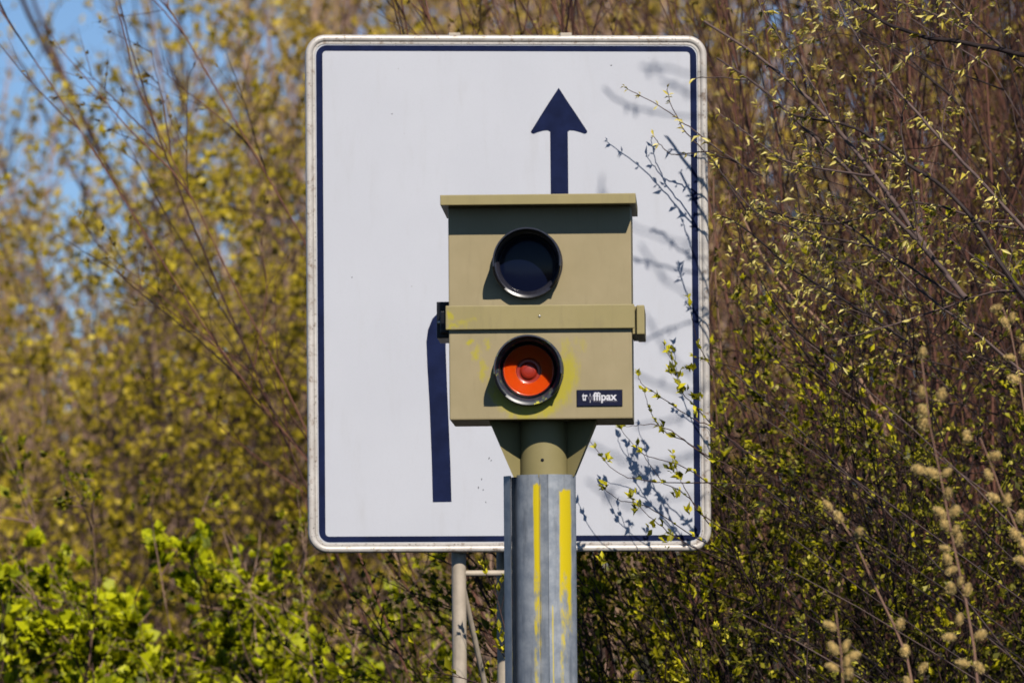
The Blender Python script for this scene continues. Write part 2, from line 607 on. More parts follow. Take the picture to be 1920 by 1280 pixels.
from_bm("brace", bm, M_POST, sign, True, 40)
for px in (852, 1061):
    xx, zz = on_sign(px, 64, 0.03)
    bm = bmesh.new()
    add_box(bm, xx - 0.018, xx + 0.018, 0.024, 0.052, zz - 0.05, zz + 0.0035, 0.0015)
    from_bm("clamp", bm, M_POST, sign)

# ------------------------------------------------------------------ speed camera
CX, CY, CZ, CYAW = 0.0764, 20.0, 2.5266, -0.02717
sc_ = thing("speed_camera", "khaki roadside speed camera on a zinc mast smeared with yellow paint", "speed camera", (CX, CY, 0), CYAW)
c2, s2 = math.cos(CYAW), math.sin(CYAW)


def on_box(px, py, yoff=0.0):
    nrm = np.array([-s2, c2, 0])
    r = ray(px, py)
    p0 = np.array([CX, CY, 0]) + nrm * yoff
    t = (p0 - CAMP).dot(nrm) / r.dot(nrm)
    p = CAMP + r * t - np.array([CX, CY, 0])
    return (p[0] * c2 + p[1] * s2, p[2])


HW, HD = 0.2455, 0.394
Z0 = CZ
ZT = on_box(1013, 384)[1]
zs0, zs1 = on_box(1013, 617)[1], on_box(1013, 572)[1]
h1, h2 = on_box(988, 491, -0.06), on_box(990, 692, -0.06)
P = lambda px, py, y=0.0: on_box(px, py, y)
OL0, OL1 = (0.278, 0.230, 0.100), (0.305, 0.250, 0.114)
sm1 = [(h2[0], h2[1], 0.10, 0.160, -0.80, 1.0), (h2[0], h2[1] - 0.02, 0.095, 0.130, -2.0, 0.8)]
for (px, py, sx_, sz_, k) in ((880, 640, .018, .018, 1.0), (894, 662, .022, .034, .75), (905, 695, .020, .05, .7), (914, 645, .014, .03, .7),
                              (1060, 650, .028, .05, .5), (1090, 645, .03, .035, .42), (1066, 700, .026, .07, .7), (1040, 757, .03, .016, .8), (985, 768, .05, .008, .7),
                              (940, 758, .03, .012, .5)):
    q = P(px, py)
    sm1.append((q[0], q[1], sx_, sz_, k))
M_K1 = khaki_paint("khaki paint with yellow smears", sm1)
q1, q2, q3 = P(845, 592), P(868, 604), P(850, 612)
M_K2 = khaki_paint("khaki strap paint", [(q1[0], q1[1], .016, .03, .8), (q2[0], q2[1], .03, .015, .6), (q3[0], q3[1], .03, .01, .7), (P(885, 600)[0], P(885, 600)[1], .02, .012, .5)], 1.4, OL0, OL1)
M_K3 = khaki_paint("khaki paint", [])
M_K5 = khaki_paint("olive neck paint", [], 1.0, (0.235, 0.200, 0.086), (0.265, 0.222, 0.100))
M_K4 = khaki_paint("olive khaki trim paint", [], 1.2, OL0, OL1)
bm = bmesh.new()
add_box(bm, -HW, HW, 0.0, HD, Z0, (zs0 + zs1) / 2 - 0.001, 0.004)
from_bm("cabinet", bm, M_K1, sc_)
bm = bmesh.new()
add_box(bm, -HW, HW, 0.0, HD, (zs0 + zs1) / 2 + 0.001, ZT - 0.002, 0.004)
from_bm("upper_cabinet", bm, M_K3, sc_)
bm = bmesh.new()
rz0, rz1 = on_box(1008, 383.5, -0.08)[1], on_box(1008, 364.5, -0.08)[1]
xa, xb = on_box(825.5, 375, -0.08)[0], on_box(1192, 372, -0.08)[0]
add_box(bm, xa, xb, -0.090, HD + 0.006, rz0, rz1, 0.002)
roof = from_bm("roof", bm, M_K4, sc_)
# strap round the joint, with side rails
bm = bmesh.new()
xa, xb = on_box(835.5, 595, -0.014)[0], on_box(1189.5, 595, -0.014)[0]
add_box(bm, xa, xb, -0.014, -0.0005, zs0, zs1, 0.0025)
st = from_bm("strap", bm, M_K2, sc_)
bm = bmesh.new()
q = P(1012, 593)
add_lathe_y(bm, [(0.0, -0.0175), (0.003, -0.0165), (0.0042, -0.0135)], q[0], q[1], 12)
from_bm("rivet", bm, M_STEEL, st, True)
bm = bmesh.new()
xa, xb = on_box(1193.5, 600, -0.004)[0], on_box(1208.5, 600, -0.004)[0]
z0, z1 = on_box(1200, 626.5)[1], on_box(1200, 572)[1]
add_box(bm, HW + 0.001, xa, 0.012, HD - 0.03, z0 + 0.002, z1 - 0.002, 0.001)
add_box(bm, xa + 0.0003, xb, -0.006, HD - 0.02, z0, z1, 0.0025)
from_bm("side_rail", bm, M_K4, sc_)
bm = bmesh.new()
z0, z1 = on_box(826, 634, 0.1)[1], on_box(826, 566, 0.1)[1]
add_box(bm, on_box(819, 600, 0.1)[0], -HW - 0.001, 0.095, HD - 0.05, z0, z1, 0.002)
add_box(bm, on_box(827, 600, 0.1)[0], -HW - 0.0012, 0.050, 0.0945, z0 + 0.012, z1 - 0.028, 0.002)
hb = from_bm("hinge_bracket", bm, M_BLACK, sc_)  # black material stands in for the shade that falls on this bracket
bm = bmesh.new()
q = on_box(824, 604, 0.09)
add_lathe_y(bm, [(0.0, 0.089), (0.004, 0.090), (0.0055, 0.0945)], q[0], q[1], 12)
from_bm("rivet", bm, M_STEEL, hb, True)


# lens hoods: short full ring + cut-away visor
def hood(px, py, material):
    bm = bmesh.new()
    cx, cz = on_box(px, py, -0.075)
    ro, ri = 0.0905, 0.0865
    add_lathe_y(bm, [(0.0745, 0.001), (0.0745, -0.010), (0.0760, -0.0170), (0.0785, -0.0225), (0.0815, -0.0265), (0.0845, -0.0290), (ri + 0.001, -0.0305), (ro + 0.0025, -0.032), (ro + 0.004, -0.030), (ro + 0.004, -0.0005)], cx, cz, 72)
    # visor with a slanted cut: wide at the ring, narrower at the front
    NA, NB = 60, 12
    grid = []
    for (r_, side) in ((ri + 0.001, 0), (ro + 0.001, 1)):
        rows = []
        for jb in range(NB + 1):
            f = jb / NB
            e = R(48 - 40 * f ** 0.9)
            rows.append([bm.verts.new((cx + r_ * math.cos(-e + (math.pi + 2 * e) * ia / NA), -0.0325 - 0.0665 * f, cz + r_ * math.sin(-e + (math.pi + 2 * e) * ia / NA))) for ia in range(NA + 1)])
        grid.append(rows)
    for rows in grid:
        for jb in range(NB):
            for ia in range(NA):
                bm.faces.new((rows[jb][ia], rows[jb][ia + 1], rows[jb + 1][ia + 1], rows[jb + 1][ia]))
    g0, g1 = grid
    for ia in range(NA):
        for jb in (0, NB):
            bm.faces.new((g0[jb][ia], g0[jb][ia + 1], g1[jb][ia + 1], g1[jb][ia]))
    for jb in range(NB):
        for ia in (0, NA):
            bm.faces.new((g0[jb][ia], g0[jb + 1][ia], g1[jb + 1][ia], g1[jb][ia]))
    return from_bm("lens_hood", bm, material, sc_, True, 30), cx, cz


ho, cx, cz = hood(988, 491, M_BRUSH)
m, nt, b = mat("dark coated glass")
b.inputs["Base Color"].default_value = (0.003, 0.005, 0.018, 1)
b.inputs["Roughness"].default_value = 0.12
b.inputs["Specular IOR Level"].default_value = 0.15
bm = bmesh.new()
add_lathe_y(bm, [(0.0745, -0.003), (0.06, -0.005), (0.04, -0.0065), (0.0, -0.008)], cx, cz, 64)
from_bm("lens", bm, m, ho, True, 60)
m_worn, nt, b = mat("worn black enamel with yellow and green scuffs")
v, x, y, z = objco(nt)
n = noise(nt, v, 55, 4, 0.6)
c = mixc(nt, smooth(nt, n, 0.52, 0.66), (0.03, 0.034, 0.05), (0.10, 0.13, 0.07))
n = noise(nt, v, 24, 3, 0.6)
c = mixc(nt, smooth(nt, n, 0.60, 0.66), c, (0.55, 0.50, 0.02))
nt.links.new(c, b.inputs["Base Color"])
b.inputs["Roughness"].default_value = 0.35
ho, cx, cz = hood(990, 692, m_worn)
m_or, nt, b = mat("orange flash filter")
b.inputs["Base Color"].default_value = (0.74, 0.066, 0.003, 1)
b.inputs["Coat Weight"].default_value = 0.35
b.inputs["Coat Roughness"].default_value = 0.12
b.inputs["Roughness"].default_value = 0.3
b.inputs["Subsurface Weight"].default_value = 0.5
b.inputs["Subsurface Radius"].default_value = (0.040, 0.008, 0.003)
b.inputs["Subsurface Scale"].default_value = 1.0
b.inputs["Specular IOR Level"].default_value = 0.25
m_or2, nt, b = mat("deep red bulb glass")
b.inputs["Base Color"].default_value = (0.30, 0.022, 0.010, 1)
b.inputs["Roughness"].default_value = 0.3
bm = bmesh.new()
add_lathe_y(bm, [(0.0742, -0.002), (0.0742, -0.012), (0.0715, -0.0145), (0.069, -0.013), (0.069, -0.002)], cx, cz, 64, closed_prof=True)
from_bm("lens_ring", bm, M_BLACK, ho, True, 40)
bm = bmesh.new()
prof = [(0.0, -0.0015), (0.0688, -0.0015), (0.0688, -0.0125), (0.0670, -0.0160)]
for i in range(12):                                 # moulded concentric ribs sinking towards the middle
    r_ = 0.0655 - 0.0026 * i
    prof += [(r_, -0.0158 + 0.00045 * i), (r_ - 0.0013, -0.0148 + 0.00045 * i)]
prof += [(0.0340, -0.0095), (0.0325, -0.0035), (0.0, -0.003)]
add_lathe_y(bm, prof, cx, cz, 72)
ln = from_bm("lens", bm, m_or, ho, True, 50)
bm = bmesh.new()
add_lathe_y(bm, [(0.0335, -0.0100), (0.0325, -0.0060), (0.029, -0.0045), (0.024, -0.0050), (0.0215, -0.0070), (0.0205, -0.0100), (0.017, -0.0120), (0.013, -0.0128), (0.012, -0.0118), (0.009, -0.0124), (0.0, -0.0130)], cx, cz - 0.001, 48)
from_bm("bulb", bm, m_or2, ho, True, 40)

# name plate
x0, zt = P(1082, 731.5, -0.004)
x1, zb = P(1166.5, 760, -0.004)
bm = bmesh.new()
add_box(bm, x0, x1, -0.004, -0.0004, zb, zt, 0.0012)
plate = from_bm("name_plate", bm, M_PLATE, sc_)
bm = bmesh.new()
bw = 0.0011
for (u0, u1, w0, w1) in ((x0 - bw, x1 + bw, zt, zt + bw), (x0 - bw, x1 + bw, zb - bw, zb), (x0 - bw, x0, zb, zt), (x1, x1 + bw, zb, zt)):
    add_box(bm, u0 + 1e-5, u1 - 1e-5, -0.0032, -0.0003, w0, w1)
from_bm("plate_frame", bm, M_BLACK, plate)


def text(body, width, cap_x, base_z, y, m, bold=0.0, parent=None, height=None, name="lettering"):
    cu = bpy.data.curves.new("t", 'FONT')
    cu.body = body
    cu.size = 1.0
    cu.offset = bold
    cu.extrude = 0.01
    cu.resolution_u = 6
    o = bpy.data.objects.new("t", cu)
    COL.objects.link(o)
    dg = bpy.context.evaluated_depsgraph_get()
    me = bpy.data.meshes.new_from_object(o.evaluated_get(dg))
    bpy.data.objects.remove(o)
    co = np.zeros(len(me.vertices) * 3, np.float32)
    me.vertices.foreach_get("co", co)
    co = co.reshape(-1, 3)
    mn, mx = co.min(0), co.max(0)
    s = width / (mx[0] - mn[0])
    sz = s if height is None else height / (mx[1] - mn[1])
    out = np.stack([(co[:, 0] - mn[0]) * s + cap_x, y - (co[:, 2] - mn[2]) * 0.02, co[:, 1] * sz + base_z], -1)
    me.vertices.foreach_set("co", out.astype(np.float32).ravel())
    me.update()
    return link_mesh(name, me, m, parent)


PXM = 1 / 700.0
bx0, bz0 = P(1060 + 480 / 14.77, 715 + 520 / 14.77, -0.0042)      # baseline start of the lettering
u = lambda zx: (zx - 480) / 14.77 * PXM
text("tr", u(615) - u(465), bx0 + u(465), bz0, -0.00425, M_LETTER, 0.03, plate, 0.0200)
text("ffipax", u(1430) - u(765), bx0 + u(765), bz0, -0.00425, M_LETTER, 0.03, plate, 0.0290)
text("TRAFFIC SAFETY SYSTEMS", u(1440) - u(765), bx0 + u(765), bz0 - 0.0042, -0.00425, M_LETTER_DIM, 0.01, plate, 0.0021)
bm = bmesh.new()
acx, acz, ar_ = bx0 + u(690), bz0 + 0.0060, 0.0054
add_lathe_y(bm, [(ar_, -0.0042), (ar_, -0.0045), (ar_ - 0.0008, -0.0045), (ar_ - 0.0008, -0.0042)], acx, acz, 28)
add_lathe_y(bm, [(0.0022, -0.0042), (0.0022, -0.0045), (0.0016, -0.0045), (0.0016, -0.0042)], acx, acz, 20)
add_box(bm, acx + ar_ - 0.0003, acx + ar_ + 0.0006, -0.0045, -0.0042, bz0, acz + ar_)
from_bm("emblem", bm, M_LETTER_DIM, plate)
bm = bmesh.new()
add_box(bm, acx - 0.0008, acx + 0.0006, -0.0045, -0.0042, acz + 0.0045, acz + 0.0115)
add_box(bm, acx - 0.0008, acx + 0.0006, -0.0045, -0.0042, bz0 - 0.0060, bz0 + 0.0008)
from_bm("emblem_cross", bm, M_LETTER, plate)

# neck: round tube with flared side gussets
YN = 0.137                                       # depth of the neck axis behind the cabinet front
yf = YN - 0.0635
nx0 = on_box(1018.5, 860, yf)[0]
zb = on_box(1018, 887, yf)[1]
bm = bmesh.new()
n = 40
arc = [(nx0 + 0.0640 * math.cos(R(180 + 180 * i / n)), YN + 0.0640 * math.sin(R(180 + 180 * i / n))) for i in range(n + 1)]
add_prism_xy(bm, arc, zb - 0.01, Z0 - 0.0005)
for s in (-1, 1):
    A = (nx0 + s * 0.0635, YN - 0.012)
    xt = on_box(1018.5 + s * 100 + (0.5 if s > 0 else -0.5), 800, 0.10)[0]
    xo = nx0 + s * 0.0815
    top = Z0 - 0.0005
    front = [(A[0], A[1], zb - 0.008), (A[0], A[1], top), (xt, A[1] - 0.062, top), (xo, A[1] - 0.018, zb - 0.008)]
    back = [(p[0], YN + 0.10, p[2]) for p in front]
    fa = [bm.verts.new(p) for p in front]
    ba = [bm.verts.new(p) for p in back]
    bm.faces.new(fa)
    bm.faces.new(ba[::-1])
    for i in range(4):
        j = (i + 1) % 4
        bm.faces.new((fa[i], fa[j], ba[j], ba[i]))
neck = from_bm("neck", bm, M_K5, sc_, True, 25)
bm = bmesh.new()
q = on_box(1017, 862, yf)
add_lathe_y(bm, [(0.0045, yf + 0.004), (0.0045, yf - 0.0012), (0.0025, yf - 0.0018), (0.0, yf - 0.0008)], q[0], q[1], 16)
from_bm("bolt", bm, M_BLACK, neck, True)

# pole: two rolled half shells with a seam, flange on the left
zt = on_box(1012, 888.5, YN - 0.08)[1]
pxl = on_box(945, 1084, YN - 0.01)[0]
pxr = on_box(1081, 1084, YN)[0]
xc = (pxl + 0.031 + pxr) / 2
rp = (pxr - pxl - 0.031) / 2
xs1 = on_box(1010.5, 1084, YN - 0.08)[0]
xs2 = on_box(1028, 1084, YN - 0.08)[0]
YP = YN + 0.008


def py_(x):
    return YP - math.sqrt(max(rp * rp - (x - xc) ** 2, 0))


pts = []
a0 = math.pi + math.acos((xc - (pxl + 0.031)) / rp) * 0 + 0.0
N = 30
# left arc from the groove to the seam
aS = math.acos((xs1 - xc) / rp)
for i in range(N + 1):
    t = math.pi + (math.pi - aS) * i / N
    pts.append((xc + rp * math.cos(t), YP + rp * math.sin(t)))
pts += [(xs1 + 0.0002, py_(xs1) + 0.012), (xs1 + 0.0026, py_(xs1) + 0.012), (xs1 + 0.0028, py_(xs1) + 0.009)]
pts.append((xs2, py_(xs2) + 0.001))
pts.append((xs2 + 0.0012, py_(xs2) - 0.0008))
aE = math.acos((xs2 + 0.002 - xc) / rp)
for i in range(N + 1):
    t = (2 * math.pi - aE) + aE * i / N
    pts.append((xc + rp * math.cos(t), YP + rp * math.sin(t)))
for i in range(1, N):
    t = math.pi * i / N
    pts.append((xc + rp * math.cos(t), YP + rp * math.sin(t)))
bm = bmesh.new()
add_prism_xy(bm, pts, 0.0, zt)
gx0, gx1 = pxl, pxl + 0.0195
add_prism_xy(bm, [(gx0, YP + 0.012), (gx0 + 0.0025, YP + 0.006), (gx1, YP - 0.026), (gx1 + 0.0005, YP - 0.024), (gx1 + 0.0005, YP + 0.03), (gx0, YP + 0.03)], 0.0, zt - 0.001)
add_box(bm, gx1 + 0.0008, xc - rp + 0.006, YP + 0.032, YP + 0.05, 0.0, zt - 0.003)
pole = from_bm("pole", bm, M_POLE, sc_, True, 20)

# ------------------------------------------------------------------ vegetation
def unit(a):
    return a / np.maximum(np.linalg.norm(a, axis=-1, keepdims=True), 1e-9)


def walk(rng, P0, D0, L, n, jit, pull=(0, 0, 0)):
    """grow many curved shoots at once -> (B,n,3)"""
    B = len(P0)
    pts = np.zeros((B, n, 3))
    pts[:, 0] = P0
    d = unit(D0)
    step = (L / (n - 1))[:, None]
    pull = np.asarray(pull, float)
    for i in range(1, n):
        d = unit(d + rng.normal(0, jit, (B, 3)) + pull / (n - 1))
        pts[:, i] = pts[:, i - 1] + d * step
    return pts


def tubes(pts, r0, r1, k):
    """(B,n,3), start/end radius arrays -> verts, quads"""
    B, n, _ = pts.shape
    t = np.zeros_like(pts)
    t[:, 1:-1] = pts[:, 2:] - pts[:, :-2]
    t[:, 0] = pts[:, 1] - pts[:, 0]
    t[:, -1] = pts[:, -1] - pts[:, -2]
    t = unit(t)
    ref = np.array([0.31, 0.93, 0.17])
    u = unit(np.cross(t, ref))
    v = np.cross(t, u)
    rad = r0[:, None] + (r1 - r0)[:, None] * np.linspace(0, 1, n)[None, :]
    a = np.arange(k) * 2 * np.pi / k
    V = pts[:, :, None, :] + rad[:, :, None, None] * (u[:, :, None, :] * np.cos(a)[None, None, :, None] + v[:, :, None, :] * np.sin(a)[None, None, :, None])
    idx = np.arange(B * n * k).reshape(B, n, k)
    A = idx[:, :-1]
    Bq = idx[:, 1:]
    q = np.stack([A, np.roll(A, -1, 2), np.roll(Bq, -1, 2), Bq], -1).reshape(-1, 4)
    return V.reshape(-1, 3), q


def pick(rng, pts, count, t0, t1):
    """count random points on each shoot -> (B*count) positions, tangents, parameters"""
    B, n, _ = pts.shape
    t = rng.uniform(t0, t1, (B, count))
    f = t * (n - 1)
    i = np.minimum(f.astype(int), n - 2)
    w = (f - i)[..., None]
    b = np.arange(B)[:, None]
    p = pts[b, i] * (1 - w) + pts[b, i + 1] * w
    tg = unit(pts[b, i + 1] - pts[b, i])
    return p.reshape(-1, 3), tg.reshape(-1, 3), t.reshape(-1)


def side_dirs(rng, tg, ang, bias=(0, 0, 0)):
    r = unit(np.cross(tg, rng.normal(0, 1, tg.shape)))
    a = ang[:, None]
    return unit(tg * np.cos(a) + r * np.sin(a) + np.asarray(bias, float))


def leaves(rng, p, d, size, wid=0.42, fold=0.25, lite=False):
    """folded pointed leaves at p along d"""
    n = len(p)
    d = unit(d)
    s = unit(np.cross(d, rng.normal(0, .55, d.shape) + np.array([.12, -.55, .75])))      # blades turn their upper side to the light
    up = np.cross(s, d)
    L = size[:, None]
    b = p
    tip = p + d * L - up * L * rng.uniform(-.1, .3, (n, 1))
    if lite:
        l = p + d * L * .5 + s * L * wid
        r = p + d * L * .5 - s * L * wid
        V = np.stack([b, l, tip, r], 1)
        i = np.arange(n)[:, None] * 4
        return V.reshape(-1, 3), i + np.array([0, 1, 2, 3])[None]
    mid = p + d * L * .5
    l = mid + s * L * wid + up * L * fold
    r = mid - s * L * wid + up * L * fold
    V = np.stack([b, l, tip, r, mid], 1)
    i = np.arange(n)[:, None] * 5
    q = np.concatenate([i + np.array([0, 4, 1])[None], i + np.array([4, 2, 1])[None], i + np.array([0, 3, 4])[None], i + np.array([3, 2, 4])[None]])
    return V.reshape(-1, 3), q


class Acc:
    def __init__(s):
        s.V, s.F, s.n = [], {}, 0

    def add(s, V, F):
        s.F.setdefault(F.shape[1], []).append(F + s.n)
        s.V.append(V)
        s.n += len(V)

    def build(s, name, m, parent, origin, shade=True):
        if not s.V:
            return None
        V = np.concatenate(s.V) - np.asarray(origin)
        me = np_mesh(name, V, [np.concatenate(f) for f in s.F.values()])
        return link_mesh(name, me, m, parent, shade)


def px_of(p):
    q = p - CAMP
    d = q @ FWD
    return 960 + F_PX * (q @ RGT) / d, 640 - F_PX * (q @ UPV) / d, d


CLR = np.random.default_rng(123)
CLK = CLR.normal(0, 1, (14, 3))
CLP = CLR.uniform(0, 6.28, 14)


def clump(p, scale):
    """smooth 0..1 density field: leaves gather in clumps with gaps between"""
    v = np.sin((p @ CLK.T) / scale + CLP).sum(1) / 3.7
    return 1 / (1 + np.exp(-v * 3.0))


RIGHT_ONLY = False


def keep_out(p):
    """True where a point would stand in front of the sign or the camera post, or inside the sign"""
    x, y, d = px_of(p)
    hit = (d < 23.35) & (x < 1324) & (x > 500) & (y < 1045) & (y > -25)
    if RIGHT_ONLY:                                    # this shrub stays on its own side of the sign
        hit = hit | (x < 1345)
    return hit


def in_view(p, m=420):
    x, y, d = px_of(p)
    return (x > -m) & (x < 1920 + m) & (y > -m) & (y < 1280 + m)


def bush(name, label, cat, base, seed, stems, bark, leafm, group=None, shoots=None):
    """stems: dict(n, spread, lean, len, jit, r, pull); shoots: list of levels; last level carries the leaves"""
    rng = np.random.default_rng(seed)
    base = np.array(base, float)
    root = thing(name, label, cat, tuple(base), 0, group)
    wood, fol = Acc(), Acc()
    n = stems['n']
    off = np.stack([rng.normal(0, stems.get('foot', .2), n), rng.normal(0, stems.get('footy', stems.get('foot', .2)), n), np.zeros(n)], -1)
    D = np.array(stems['lean'], float)[None] + rng.normal(0, stems['spread'], (n, 3)) * np.array([1, stems.get('sy', .7), .3])
    L = stems['len'] * rng.uniform(.7, 1.1, n)
    pts = walk(rng, base + off, D, L, 18, stems['jit'], stems.get('pull', (0, 0, 0)))
    bad = keep_out(pts.reshape(-1, 3)).reshape(n, -1).any(1)
    for i in np.where(bad)[0]:                        # a stem that would reach the sign ends short of it
        kb = keep_out(pts[i]).argmax()
        pts[i, max(kb, 1):] = pts[i, max(kb - 1, 0)]
    V, q = tubes(pts, np.full(n, stems['r']) * rng.uniform(.6, 1.1, n), np.full(n, stems['r'] * .18), 7)
    wood.add(V, q)
    cur, curL = pts, L
    lf = None
    for lv in shoots:
        p, tg, t = pick(rng, cur, lv['c'], lv.get('t0', .25), lv.get('t1', 1.0))
        if lv.get('zmin') is not None:
            k = p[:, 2] > lv['zmin']
            p, tg, t = p[k], tg[k], t[k]
        k = in_view(p, lv.get('m', 650)) & (np.linalg.norm(tg, axis=1) > .5)
        p, tg, t = p[k], tg[k], t[k]
        m = len(p)
        ang = rng.uniform(*lv['ang'], m)
        d = side_dirs(rng, tg, ang, lv.get('bias', (0, 0, 0)))
        L = lv['len'] * rng.uniform(.35, 1.15, m) * (1.15 - .5 * t)
        w = walk(rng, p, d, L, lv.get('n', 7), lv.get('jit', .12), lv.get('pull', (0, 0, 0)))
        bad = keep_out(w.reshape(-1, 3)).reshape(m, -1).any(1)
        w = w[~bad]
        L = L[~bad]
        m = len(w)
        V, q = tubes(w, np.full(m, lv['r']) * rng.uniform(.7, 1.2, m), np.full(m, lv['r'] * .3), lv.get('k', 4))
        wood.add(V, q)
        if lv.get('leaf'):
            lf = lv['leaf']
            p, tg, t = pick(rng, w, lf['c'], lf.get('t0', .15), 1.0)
            if lf.get('tip'):
                p = np.concatenate([p, w[:, -1]])
                tg = np.concatenate([tg, unit(w[:, -1] - w[:, -2])])
            k = in_view(p, 450)
            if lf.get('zmin') is not None:
                k &= p[:, 2] > lf['zmin']
            k &= rng.uniform(0, 1, len(p)) < .22 + .9 * clump(p, lf.get('clump', .16))
            p, tg = p[k], tg[k]
            g = lf['g']
            p = np.repeat(p, g, 0)
            tg = np.repeat(tg, g, 0)
            dd = side_dirs(rng, tg, rng.uniform(lf.get('a0', .2), lf.get('a1', 1.0), len(p)), lf.get('bias', (0, 0, 0)))
            sz = lf['size'] * np.exp(rng.normal(0, .32, len(p)))
            bad = keep_out(p + dd * sz[:, None])
            p, dd, sz = p[~bad], dd[~bad], sz[~bad]
            V, q = leaves(rng, p, dd, sz, lf.get('wid', .3), lf.get('fold', .18), lf.get('lite', False))
            fol.add(V, q)
        cur = w
    return root, wood, fol, base


def finish(bs, bark, leafm):
    root, wood, fol, base = bs
    wood.build("branches", bark, root, base)
    fol.build("foliage", leafm, root, base, False)


def traced(bs, polys, r, rng, lf, world=False, tw=0):
    """twigs with a drawn course, given as (px,py,d) points along each twig"""
    root, wood, fol, base = bs
    for k, pl in enumerate(polys):
        ctrl = np.array(pl) if world else np.array([at(*p[:3]) for p in pl])
        n = max(8, 5 * len(ctrl))
        s = np.linspace(0, len(ctrl) - 1, n)
        i = np.minimum(s.astype(int), len(ctrl) - 2)
        w = (s - i)[:, None]
        a = ctrl[np.maximum(i - 1, 0)]
        b, c = ctrl[i], ctrl[i + 1]
        d = ctrl[np.minimum(i + 2, len(ctrl) - 1)]
        p = .5 * ((2 * b) + (c - a) * w + (2 * a - 5 * b + 4 * c - d) * w ** 2 + (3 * b - a - 3 * c + d) * w ** 3)
        p = p + rng.normal(0, .0012, p.shape)
        rr = r * (1.0 if len(pl[0]) < 4 else pl[0][3])
        V, q = tubes(p[None], np.array([rr * 1.5]), np.array([rr * .6]), 6)
        wood.add(V, q)
        seg = np.linalg.norm(np.diff(p, axis=0), axis=1).sum()
        c = max(2, int(seg / lf['gap']))
        if tw:
            m = max(2, int(seg * tw))
            ps, tg, t = pick(rng, p[None], m, .08, .97)
            sd = side_dirs(rng, tg, rng.uniform(.45, 1.1, m))
            wL = rng.uniform(.10, .42, m) * (1.2 - .5 * t)
            sw = walk(rng, ps, sd, wL, 7, .13, (0, 0, .1))
            ok = ~keep_out(sw.reshape(-1, 3)).reshape(m, -1).any(1) & (px_of(sw[:, -1])[0] > 1395)
            sw = sw[ok]
            if len(sw):
                V, q = tubes(sw, np.full(len(sw), .0015), np.full(len(sw), .0006), 5)
                wood.add(V, q)
                ps, tg, t = pick(rng, sw, 6, .15, 1.0)
                ps, tg = np.repeat(ps, lf['g'], 0), np.repeat(tg, lf['g'], 0)
                dd = side_dirs(rng, tg, rng.uniform(lf['a0'], lf['a1'], len(ps)), lf.get('bias', (0, 0, 0)))
                V, q = leaves(rng, ps, dd, lf['size'] * np.exp(rng.normal(0, .3, len(ps))), lf['wid'], .2)
                fol.add(V, q)
        pp, tg, t = pick(rng, p[None], c, .05, .98)
        pp = np.concatenate([pp, p[-1:]])
        tg = np.concatenate([tg, unit(p[-1:] - p[-2:-1])])
        g = lf['g']
        pp = np.repeat(pp, g, 0)
        tg = np.repeat(tg, g, 0)
        dd = side_dirs(rng, tg, rng.uniform(lf['a0'], lf['a1'], len(pp)), lf.get('bias', (0, 0, 0)))
        V, q = leaves(rng, pp, dd, lf['size'] * np.exp(rng.normal(0, .3, len(pp))), lf['wid'], .2)
        fol.add(V, q)


BK_RED = bark_mat("reddish brown twig bark", (0.012, 0.004, 0.005), (0.165, 0.070, 0.046))
BK_DARK = bark_mat("dark purple brown bark", (0.012, 0.006, 0.007), (0.075, 0.038, 0.031))
BK_DEEP = bark_mat("thicket bark with shade in its colour", (0.008, 0.004, 0.005), (0.040, 0.021, 0.018))  # deep shade inside the thicket is put into this blackish bark colour
BK_PALE = bark_mat("dusty brown pink bark", (0.095, 0.048, 0.038), (0.40, 0.23, 0.155))
BK_PINK = bark_mat("pale pinkish bark", (0.17, 0.095, 0.072), (0.52, 0.335, 0.235))  # paler pinkish bark, mostly for the hedge on the left
BK_BOUGH = bark_mat("dark grey purple bark", (0.012, 0.007, 0.008), (0.125, 0.083, 0.074))
BK_TAN = bark_mat("tan sapling bark", (0.16, 0.085, 0.055), (0.36, 0.21, 0.135))
LF_BUD = leaf_mat("fresh pale yellow leaflets", (0.28, 0.22, 0.02), (0.66, 0.53, 0.08), (0.90, 0.78, 0.30), 0.28)
LF_PRIV = leaf_mat("yellow green privet leaves", (0.06, 0.075, 0.004), (0.34, 0.31, 0.006), (0.76, 0.66, 0.015), 0.34)
LF_DARK = leaf_mat("olive leaves", (0.022, 0.027, 0.003), (0.16, 0.150, 0.008), (0.60, 0.52, 0.05), 0.33)
LF_GOLD = leaf_mat("golden spring leaves", (0.24, 0.155, 0.014), (0.60, 0.405, 0.035), (0.84, 0.62, 0.10), 0.38)
LF_OLIVE = leaf_mat("olive yellow leaves", (0.12, 0.092, 0.006), (0.52, 0.385, 0.018), (0.80, 0.62, 0.05), 0.38)
LF_RUST = leaf_mat("rusty opening buds", (0.04, 0.026, 0.007), (0.15, 0.095, 0.016), (0.40, 0.30, 0.045), 0.35)
LF_GREEN = leaf_mat("mid green spring leaves", (0.04, 0.055, 0.003), (0.24, 0.25, 0.004), (0.54, 0.50, 0.010), 0.45)
LF_BRIGHT = leaf_mat("bright yellow green leaves", (0.13, 0.17, 0.003), (0.47, 0.50, 0.005), (0.74, 0.74, 0.012), 0.36)
M_CATKIN = leaf_mat("woolly cream catkins", (0.68, 0.46, 0.17), (0.80, 0.58, 0.24), (0.88, 0.70, 0.34), 0.25, 0.0)

rng = np.random.default_rng(5)

